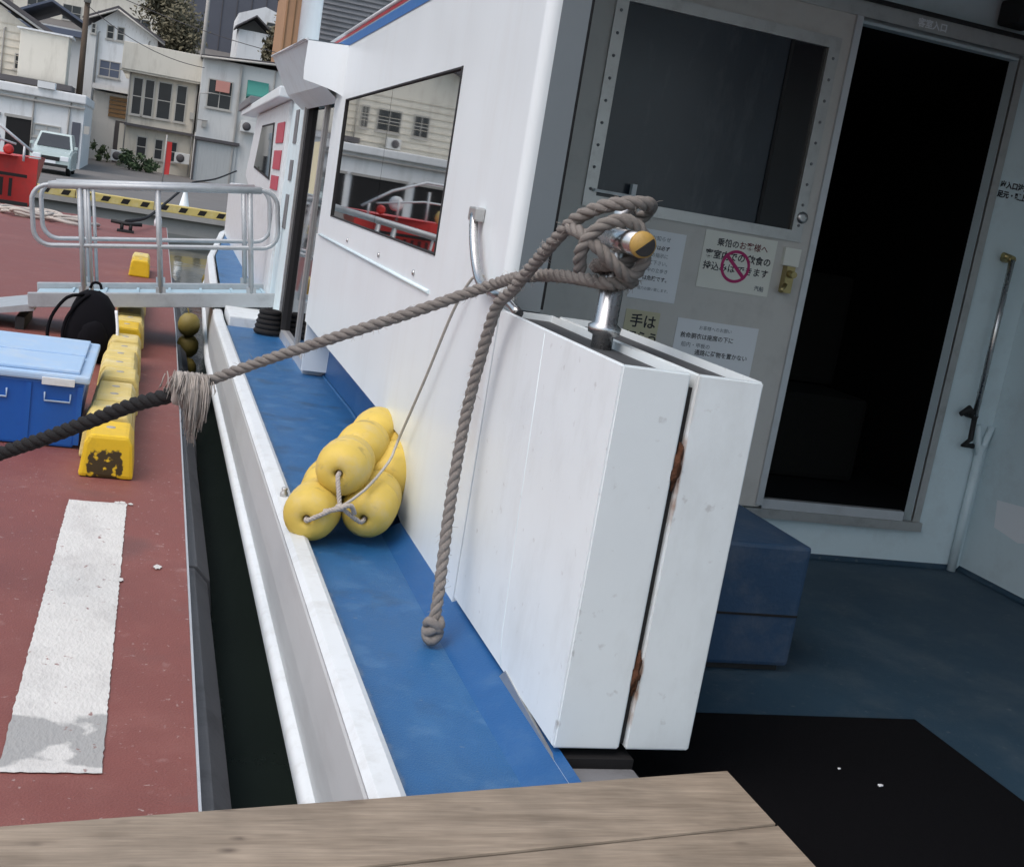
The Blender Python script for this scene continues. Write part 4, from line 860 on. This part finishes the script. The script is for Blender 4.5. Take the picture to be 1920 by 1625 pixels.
# cream boarded house behind it with an annex box
t = thing('cream_house', (-9, 60, .4), 'cream boarded house with dark eave above the white garage roof', 'house')
mb = MB(); mb.box(-18, -5.9, 58.4, 66, .3, 5.7); mb.prism([(-18, 5.7), (-5.9, 5.7), (-9.8, 7.9)], 'y', 58.4, 66); mb.build('wall', bcl, t)
roof(t, -18.5, 5.0, -9.8, 8.0, -5.0, 5.55, 57.9, 66.4, roofd, .22)
for k in range(9): B(-18.01, -5.89, 58.36, 58.42, 3.2 + k * .32, 3.222 + k * .32).build('board_joint', bc, t)
for x0, x1, z0, z1 in ((-6.5, -6.15, 3.9, 4.6), (-9.2, -8.0, 4.1, 5.2), (-7.6, -7.2, 4.1, 5.2), (-10.6, -9.8, 4.1, 5.2), (-13.5, -12.2, 4.1, 5.2)): win(t, x0, x1, z0, z1, 58.4, 2)
t = thing('annex_block', (-5.2, 57.5, .4), 'plain cream annex block jutting out above the garage roof', 'building')
mb = MB(); mb.box(-6.15, -4.2, 56.6, 58.2, 3.55, 5.55); mb.build('wall', bcl, t, bevel=.03); B(-6.3, -4.05, 56.5, 58.3, 5.551, 5.62).build('roof_edge', bw, t); B(-7.0, -3.9, 56.3, 58.35, 3.3, 3.54).build('floor_slab', roofd, t); B(-6.6, -4.3, 56.65, 58.1, .4, 3.29).build('lower_wall', bc, t)
# blue roofed house high behind
t = thing('blue_roof_house', (-7, 90, 5), 'house with a dark blue roof up the slope at the upper left', 'house')
mb = MB(); mb.box(-10, -5.2, 85, 92, 3.5, 8.2); mb.build('wall', bg_, t); roof(t, -10.5, 8.1, -7.5, 9.6, -4.9, 8.3, 84.6, 92.4, rbl); win(t, -8.0, -6.2, 6.6, 7.6, 85, 2)
mb = MB(); mb.box(-10.2, -5.0, 84.3, 84.95, 7.7, 8.05); mb.build('eave', rbl, t)
# white gable house
t = thing('white_gable_house', (-2.7, 75, .7), 'tall white gabled house with two small attic windows', 'house')
mb = MB(); mb.box(-4.45, -.75, 72, 80, .4, 7.45); mb.prism([(-4.45, 7.45), (-.75, 7.45), (-2.95, 8.62)], 'y', 72, 80); mb.build('wall', bw, t)
roof(t, -4.75, 7.75, -2.95, 8.66, -.35, 7.25, 71.5, 80.4, roofd, .14)
B(-4.5, -3.95, 71.7, 71.99, .5, 7.3).build('side_bay', bg_, t)
for r in ((-3.46, -3.06, 7.0, 7.75), (-2.92, -2.52, 7.0, 7.75)): win(t, *r, 72)
win(t, -4.25, -4.0, 7.1, 7.65, 71.7); win(t, -3.68, -2.56, 4.95, 5.85, 72, 2, m=rbl)
# porch with timber slats between the houses
t = thing('timber_porch', (-2.5, 66, .5), 'brown slatted timber porch between the white house and the beige block', 'porch')
mb = MB(); mb.box(-3.5, -1.8, 66, 70, .4, 3.9); mb.build('wall', bg_, t); B(-3.6, -1.75, 65.6, 70, 4.0, 4.25).build('roof', bw, t)
for k in range(5): B(-2.72, -1.85, 65.9 - .002 * k, 65.98, 2.75 + k * .21, 2.92 + k * .21).build('slat', brown, t)
B(-3.28, -2.35, 65.92, 65.99, .5, 2.4).build('panel', bg_, t); B(-2.33, -1.6, 65.90, 65.99, .5, 2.6).build('stair_opening', roofd, t); B(-4.05, -3.32, 66.2, 67, .4, 2.1).build('gate', roofd, t)
# beige two storey block with four tall windows
t = thing('beige_block', (-.2, 65, .4), 'beige two storey block with four tall upper windows', 'building')
mb = MB(); mb.box(-2.0, 1.5, 62.2, 70, .2, 2.45); mb.build('lower_wall', bc, t)
mb = MB(); mb.box(-1.75, 1.45, 61.95, 70, 2.45, 4.98); mb.build('upper_wall', bc, t); B(-2.15, 1.55, 61.55, 70.2, 4.985, 6.25).build('fascia', bcl, t, bevel=.03); B(-2.2, 1.5, 61.6, 62, 4.9, 4.98).build('soffit', bc, t)
B(-1.8, 1.5, 61.85, 62.1, 2.40, 2.52).build('ledge', roofd, t)
for x0, x1 in ((-1.57, -1.08), (-1.02, -.54), (-.40, .28), (.46, .98)): win(t, x0, x1, 2.95, 4.72, 61.95, 1)
for x0, x1 in ((-1.15, -.65), (-.30, .12), (.32, .80)): win(t, x0, x1, 1.0, 2.0, 62.2, 1)
# grey building with shutter, sign and awning
t = thing('grey_workshop', (3.4, 63, .4), 'grey workshop building with a wide shutter door and teal awning', 'building')
mb = MB(); mb.box(1.52, 6.6, 60.2, 69, .2, 6.1); mb.build('wall', bg_, t); mb = MB(); mb.hexa([(1.4, 59.9, 6.1), (6.7, 59.9, 6.5), (6.7, 69.2, 6.5), (1.4, 69.2, 6.1), (1.4, 59.9, 6.2), (6.7, 59.9, 6.62), (6.7, 69.2, 6.62), (1.4, 69.2, 6.2)]); mb.build('roof', roofd, t)
win(t, 1.85, 3.0, 3.85, 5.2, 60.2, 2); B(2.2, 2.85, 60.0, 60.19, 4.65, 5.15).build('pink_sign', pink, t)
mb = MB(); mb.prism([(60.2, 5.45), (59.5, 4.75), (59.5, 4.65), (60.2, 4.6)], 'x', 3.65, 4.65); mb.build('awning', teal, t); B(3.75, 4.55, 60.15, 60.199, 3.9, 4.58).build('door_opening', dark, t)
for k in range(14): B(1.62 + k * .135, 1.62 + k * .135 + .13, 60.11 - .001 * (k % 2), 60.199, .3, 2.25).build('shutter_slat', shut, t)
B(1.5, 3.6, 59.95, 60.19, 2.28, 2.42).build('shutter_canopy', roofd, t); B(3.28, 3.34, 60.05, 60.19, .3, 6.0).build('drain_pipe', conc, t)
mb = MB(); mb.tube([(1.5, 59.9, 2.6), (1.5, 59.9, 4.4), (2.0, 59.9, 4.5)], .035, 6); mb.tube([(1.5, 59.9, 3.2), (2.0, 59.9, 3.2)], .03, 6); mb.build('stair_rail', conc, t)
B(1.53, 1.60, 60.0, 60.19, .3, 2.3).build('shutter_jamb', roofd, t)
# upslope: white house, slate hall, orange boarded house
t = thing('hillside_white_house', (6, 95, 8), 'small white house up the hillside above the grey workshop', 'house')
mb = MB(); mb.box(4.45, 9, 93, 99, 6.5, 12.2); mb.prism([(4.45, 12.2), (9, 12.2), (6.3, 13.0)], 'y', 93, 99); mb.build('wall', bw, t); roof(t, 4.2, 10.9, 5.6, 11.9, 7.2, 10.7, 90.5, 93, roofd, .12); B(4.5, 6.9, 91, 93, 6.5, 10.9).build('front_wing', bw, t)
win(t, 6.5, 7.4, 11.4, 12.0, 93)
t = thing('slate_hall', (3, 110, 10), 'large dark slate grey hall behind the houses', 'building')
mb = MB(); mb.box(1.2, 14, 104, 118, 8, 17); mb.build('wall', slate, t)
for k in range(11): B(1.3 + k * 1.15, 1.36 + k * 1.15, 103.95, 103.999, 8, 17).build('cladding_joint', roofd, t)
t = thing('orange_boarded_house', (7.0, 72, 2), 'house with orange brown boarding just above the boat visor', 'house')
mb = MB(); mb.box(5.9, 9.5, 71, 77, .6, 11.5); mb.build('wall', orange, t)
for k in range(8): B(6.0 + k * .42, 6.04 + k * .42, 70.95, 70.999, .7, 11.4).build('board_joint', brown, t)
B(5.85, 9.6, 70.8, 77.2, 11.5, 11.7).build('roof', roofd, t)
t = thing('pale_upper_house', (-3, 105, 9), 'pale house at the very top behind the white gable roof', 'house')
mb = MB(); mb.box(-12, -1.2, 104, 112, 8, 13.6); mb.build('wall', bcl, t); B(-12.3, -.9, 103.6, 112.3, 13.6, 13.9).build('roof', roofd, t)
for k in range(4): win(t, -11 + k * 2.6, -9.6 + k * 2.6, 10.3, 11.5, 104, 2)
# utility poles
for x, y, h, lb, sl_ in ((-3.85, 60.5, 9.5, 'dark utility pole in front of the white gable house', 0), (2.0, 84, 14.5, 'pale utility pole before the slate hall', .0)):
    t = thing('utility_pole', (x, y, gz(y)), lb, 'utility pole'); mb = MB(); mb.tube([(x, y, gz(y)), (x + sl_, y, h)], [.16, .11], 10); mb.build('pole', conc if y > 70 else bark, t)
    mb = MB(); mb.box(x - .8, x + .8, y - .05, y + .05, h - .6, h - .5); mb.build('cross_arm', conc, t)
    mb = MB(); mb.tube([(x, y - .1, h - 2.0), (x + .0, y - .1, h - 1.2)], .16, 8); mb.build('transformer', conc, t)
# pipes, gutters, outdoor units and meters on the house fronts; overhead wires
def by(n): return next(o for o in bpy.data.objects if o.name == n)
for n_, xs_, z0, z1, y in (('white_gable_house', (-3.85, -1.2), .6, 7.3, 71.95), ('beige_block', (-1.72, 1.40), .5, 4.9, 61.90), ('cream_house', (-6.0, -7.0), 3.2, 5.6, 58.33), ('garage_building', (-3.6, -4.94), .2, 2.7, 51.93), ('grey_workshop', (4.9,), .4, 6.1, 60.13)):
    for x in xs_:
        mb = MB(); mb.tube([(x, y, z0), (x, y, z1 - .1), (x + .05, y + .05, z1)], .035, 6); mb.build('downpipe', conc, by(n_))
for n_, x0, x1, z0, z1, y in (('white_gable_house', -4.75, -2.95, 7.70, 8.60, 71.44), ('white_gable_house', -2.95, -.35, 8.60, 7.20, 71.44), ('cream_house', -9.8, -5.0, 7.95, 5.5, 57.84), ('grey_workshop', 1.4, 6.7, 6.08, 6.48, 59.84)):
    mb = MB(); mb.tube([(x0, y, z0), (x1, y, z1)], .05, 6); mb.build('gutter', frm, by(n_))
for n_, x, y, z in (('beige_block', 1.05, 61.75, 1.0), ('beige_block', -1.9, 62.0, .62), ('grey_workshop', 3.9, 59.95, 3.0), ('white_gable_house', -1.9, 71.75, 6.1), ('cream_house', -8.9, 58.1, 3.35), ('garage_building', -3.75, 51.75, .25)):
    mb = MB(); mb.box(x - .36, x + .36, y - .14, y + .14, z, z + .52); u_ = mb.build('outdoor_unit', bg_, by(n_), bevel=.03)
    mb = MB(); mb.lathe([(0, .20), (-.015, .20), (-.018, .05)], (x - .08, y - .141, z + .26), (0, 1, 0), 16); mb.build('fan_grille', roofd, u_)
for n_, x, y, z in (('beige_block', 1.2, 61.93, 3.2), ('grey_workshop', 1.75, 60.15, 2.9), ('garage_building', -3.0, 51.9, 1.6)): B(x, x + .22, y - .1, y, z, z + .32).build('meter_box', frm, by(n_))
for a, b, sg, lb in (((-3.85, 60.4, 8.9), (2.0, 83.9, 13.9), .5, 'upper overhead wire between the two utility poles'), ((-3.85, 60.4, 8.4), (6.4, 60.2, 6.9), .35, 'overhead wire from the dark pole across the beige block'), ((-3.85, 60.4, 8.7), (-30, 52, 8.6), .8, 'overhead wire from the dark pole running off to the left'), ((-3.85, 60.4, 7.4), (1.6, 60.0, 5.6), .45, 'low service wire from the dark pole to the grey workshop')):
    a, b = Vector(a), Vector(b); mb = MB(); mb.tube([a.lerp(b, k / 14) - Vector((0, 0, sg * 4 * (k / 14) * (1 - k / 14))) for k in range(15)], .018, 5)
    tag(mb.build('overhead_wire', roofd, None, loc=a), lb, 'wire')
for k in range(13):
    z = 7.98 - k * .085; x = -2.9 + k * .20
    B(x, x + .012, 71.49, 71.5, z, z + .14).build('tile_edge', conc, by('white_gable_house'))
# red banner on a post
t = thing('red_banner', (.35, 50, .13), 'tall narrow red banner on a post before the beige block', 'banner')
mb = MB(); mb.tube([(.2, 50, gz(50)), (.2, 50, 2.1)], .03, 6); mb.build('post', conc, t)
mb = MB(); mb.grid([[(.22, 50, .55), (.42, 49.95, .58)], [(.22, 50, 1.2), (.44, 50.06, 1.2)], [(.22, 50, 1.85), (.42, 49.98, 1.85)]]); mb.build('cloth', redp, t)
# parked car, seen from the front
cp = mat('pale_green_car_paint', (.46, .55, .54), .25, .04, 3)
t = thing('parked_car', (-3.6, 46, .02), 'pale green small car parked facing the quay before the garage', 'car')
X0, X1 = -4.28, -2.92
mb = MB(); rows = []
for y, z0, z1, ins in ((45.0, .30, .62, .05), (45.05, .24, .78, .0), (45.9, .22, .92, .0), (48.1, .24, .95, .0), (48.25, .3, .8, .05)):
    rows.append([(X0 + ins, y, z0), (X0 + ins, y, z1 - .08), (X0 + ins + .07, y, z1), (X1 - ins - .07, y, z1), (X1 - ins, y, z1 - .08), (X1 - ins, y, z0)])
mb.grid(rows, smooth=False); mb.quad(*rows[0]); mb.quad(*rows[-1])
mb.hexa([(X0 + .03, 45.9, .90), (X1 - .03, 45.9, .90), (X1 - .05, 48.1, .92), (X0 + .05, 48.1, .92), (X0 + .16, 46.5, 1.45), (X1 - .16, 46.5, 1.45), (X1 - .16, 47.9, 1.47), (X0 + .16, 47.9, 1.47)]); mb.build('body', cp, t)
mb = MB(); mb.quad((X0 + .12, 45.93, .95), (X1 - .12, 45.93, .95), (X1 - .22, 46.44, 1.40), (X0 + .22, 46.44, 1.40)); mb.v = [v + Vector((0, -.012, 0)) for v in mb.v]; mb.build('windscreen', bgl, t)
for xx in (X0 + .08, X1 - .36): B(xx, xx + .28, 44.985, 45.06, .52, .68).build('headlight', paper, t, bevel=.02)
B(X0 + .38, X1 - .38, 44.98, 45.02, .50, .64).build('grille', blk, t); B(X0 + .1, X1 - .1, 44.97, 45.02, .30, .40).build('bumper_intake', blk, t); B(X0 + .5, X1 - .5, 44.965, 44.985, .40, .50).build('number_plate', paper, t)
for xx in (X0 + .02, X1 - .18):
    for yy in (45.6, 47.6):
        mb = MB(); mb.lathe([(0, .20), (.01, .28), (.15, .28), (.16, .20)], (xx, yy, .31), (1, 0, 0), 18); wl = mb.build('wheel', blk, t)
for xx in (X0 - .12, X1 + .0): B(xx, xx + .12, 46.05, 46.15, .95, 1.06).build('wing_mirror', cp, t, bevel=.02)
# shrubs and hillside trees: leaf-sized faces through the crown volume
def leaves(mb, c, r, n, s, rnd):
    c = Vector(c)
    cl = [Vector((rnd.gauss(0, .5) * r[0], rnd.gauss(0, .5) * r[1], rnd.gauss(0, .5) * r[2])) for _ in range(max(4, n // 60))]
    for k in range(n):
        p = c + rnd.choice(cl) + Vector((rnd.gauss(0, .22) * r[0], rnd.gauss(0, .22) * r[1], rnd.gauss(0, .22) * r[2]))
        u = Vector((rnd.uniform(-1, 1), rnd.uniform(-1, 1), rnd.uniform(-1, 1))).normalized(); v = u.orthogonal().normalized(); ss = s * rnd.uniform(.6, 1.3)
        mb.quad(p - u * ss, p + v * ss * .5, p + u * ss, p - v * ss * .5)
rl = random.Random(21)
for x, y, z, r, n, lb in ((-1.3, 59.5, .75, (.55, .5, .42), 700, 'dense green shrub at the foot of the beige block'), (-.55, 59.8, .6, (.35, .35, .3), 400, 'smaller green shrub right of the dense one by the beige block'), (-2.9, 64.5, .9, (.3, .3, .4), 350, 'green potted shrub by the porch panel')):
    t = thing('shrub', (x, y, gz(y)), lb, 'shrub'); mb = MB(); leaves(mb, (x, y, z), r, n, .09, rl); mb.build('foliage', leafm, t)
    mb = MB()
    for k in range(4): mb.tube([(x, y, gz(y)), (x + rl.uniform(-.2, .2), y, z)], [.02, .008], 5)
    mb.build('stem', bark, t)
for x, y, zc, r, n, m, lb in ((.6, 88, 9.6, (1.5, 1.2, 1.6), 2600, leafd, 'dull olive tree behind the white gable roof'), (-.6, 92, 11.2, (1.8, 1.2, 1.6), 2200, leafd, 'greyish tree at the top beside the white gable'), (6.4, 80, 9.0, (.9, .8, 1.6), 1500, leafd, 'thin pale tree left of the orange boarded house')):
    t = thing('hillside_tree', (x, y, gz(y)), lb, 'tree'); mb = MB(); leaves(mb, (x, y, zc), r, n, .17, rl); mb.build('crown', m, t)
    mb = MB(); mb.tube([(x, y, gz(y)), (x + .1, y, zc - r[2] * .6), (x, y, zc + r[2] * .4)], [.2, .14, .04], 8)
    for k in range(5):
        a = k * 1.3; mb.tube([(x + .1, y, zc - r[2] * .5), (x + r[0] * .7 * math.cos(a), y + r[1] * .6 * math.sin(a), zc + r[2] * .3)], [.07, .02], 5)
    mb.build('trunk', bark, t)
mb = MB(); rl = random.Random(4)
for k in range(420):
    x = rl.uniform(-70, 70); y = rl.uniform(122, 200); leaves(mb, (x, y, gz(y) + 2.0), (2.6, 2.4, 2.4), 40, .75, rl)
tag(mb.build('hillside_wood', leafm), 'far wooded hillside behind the houses', 'wood', kind='stuff')
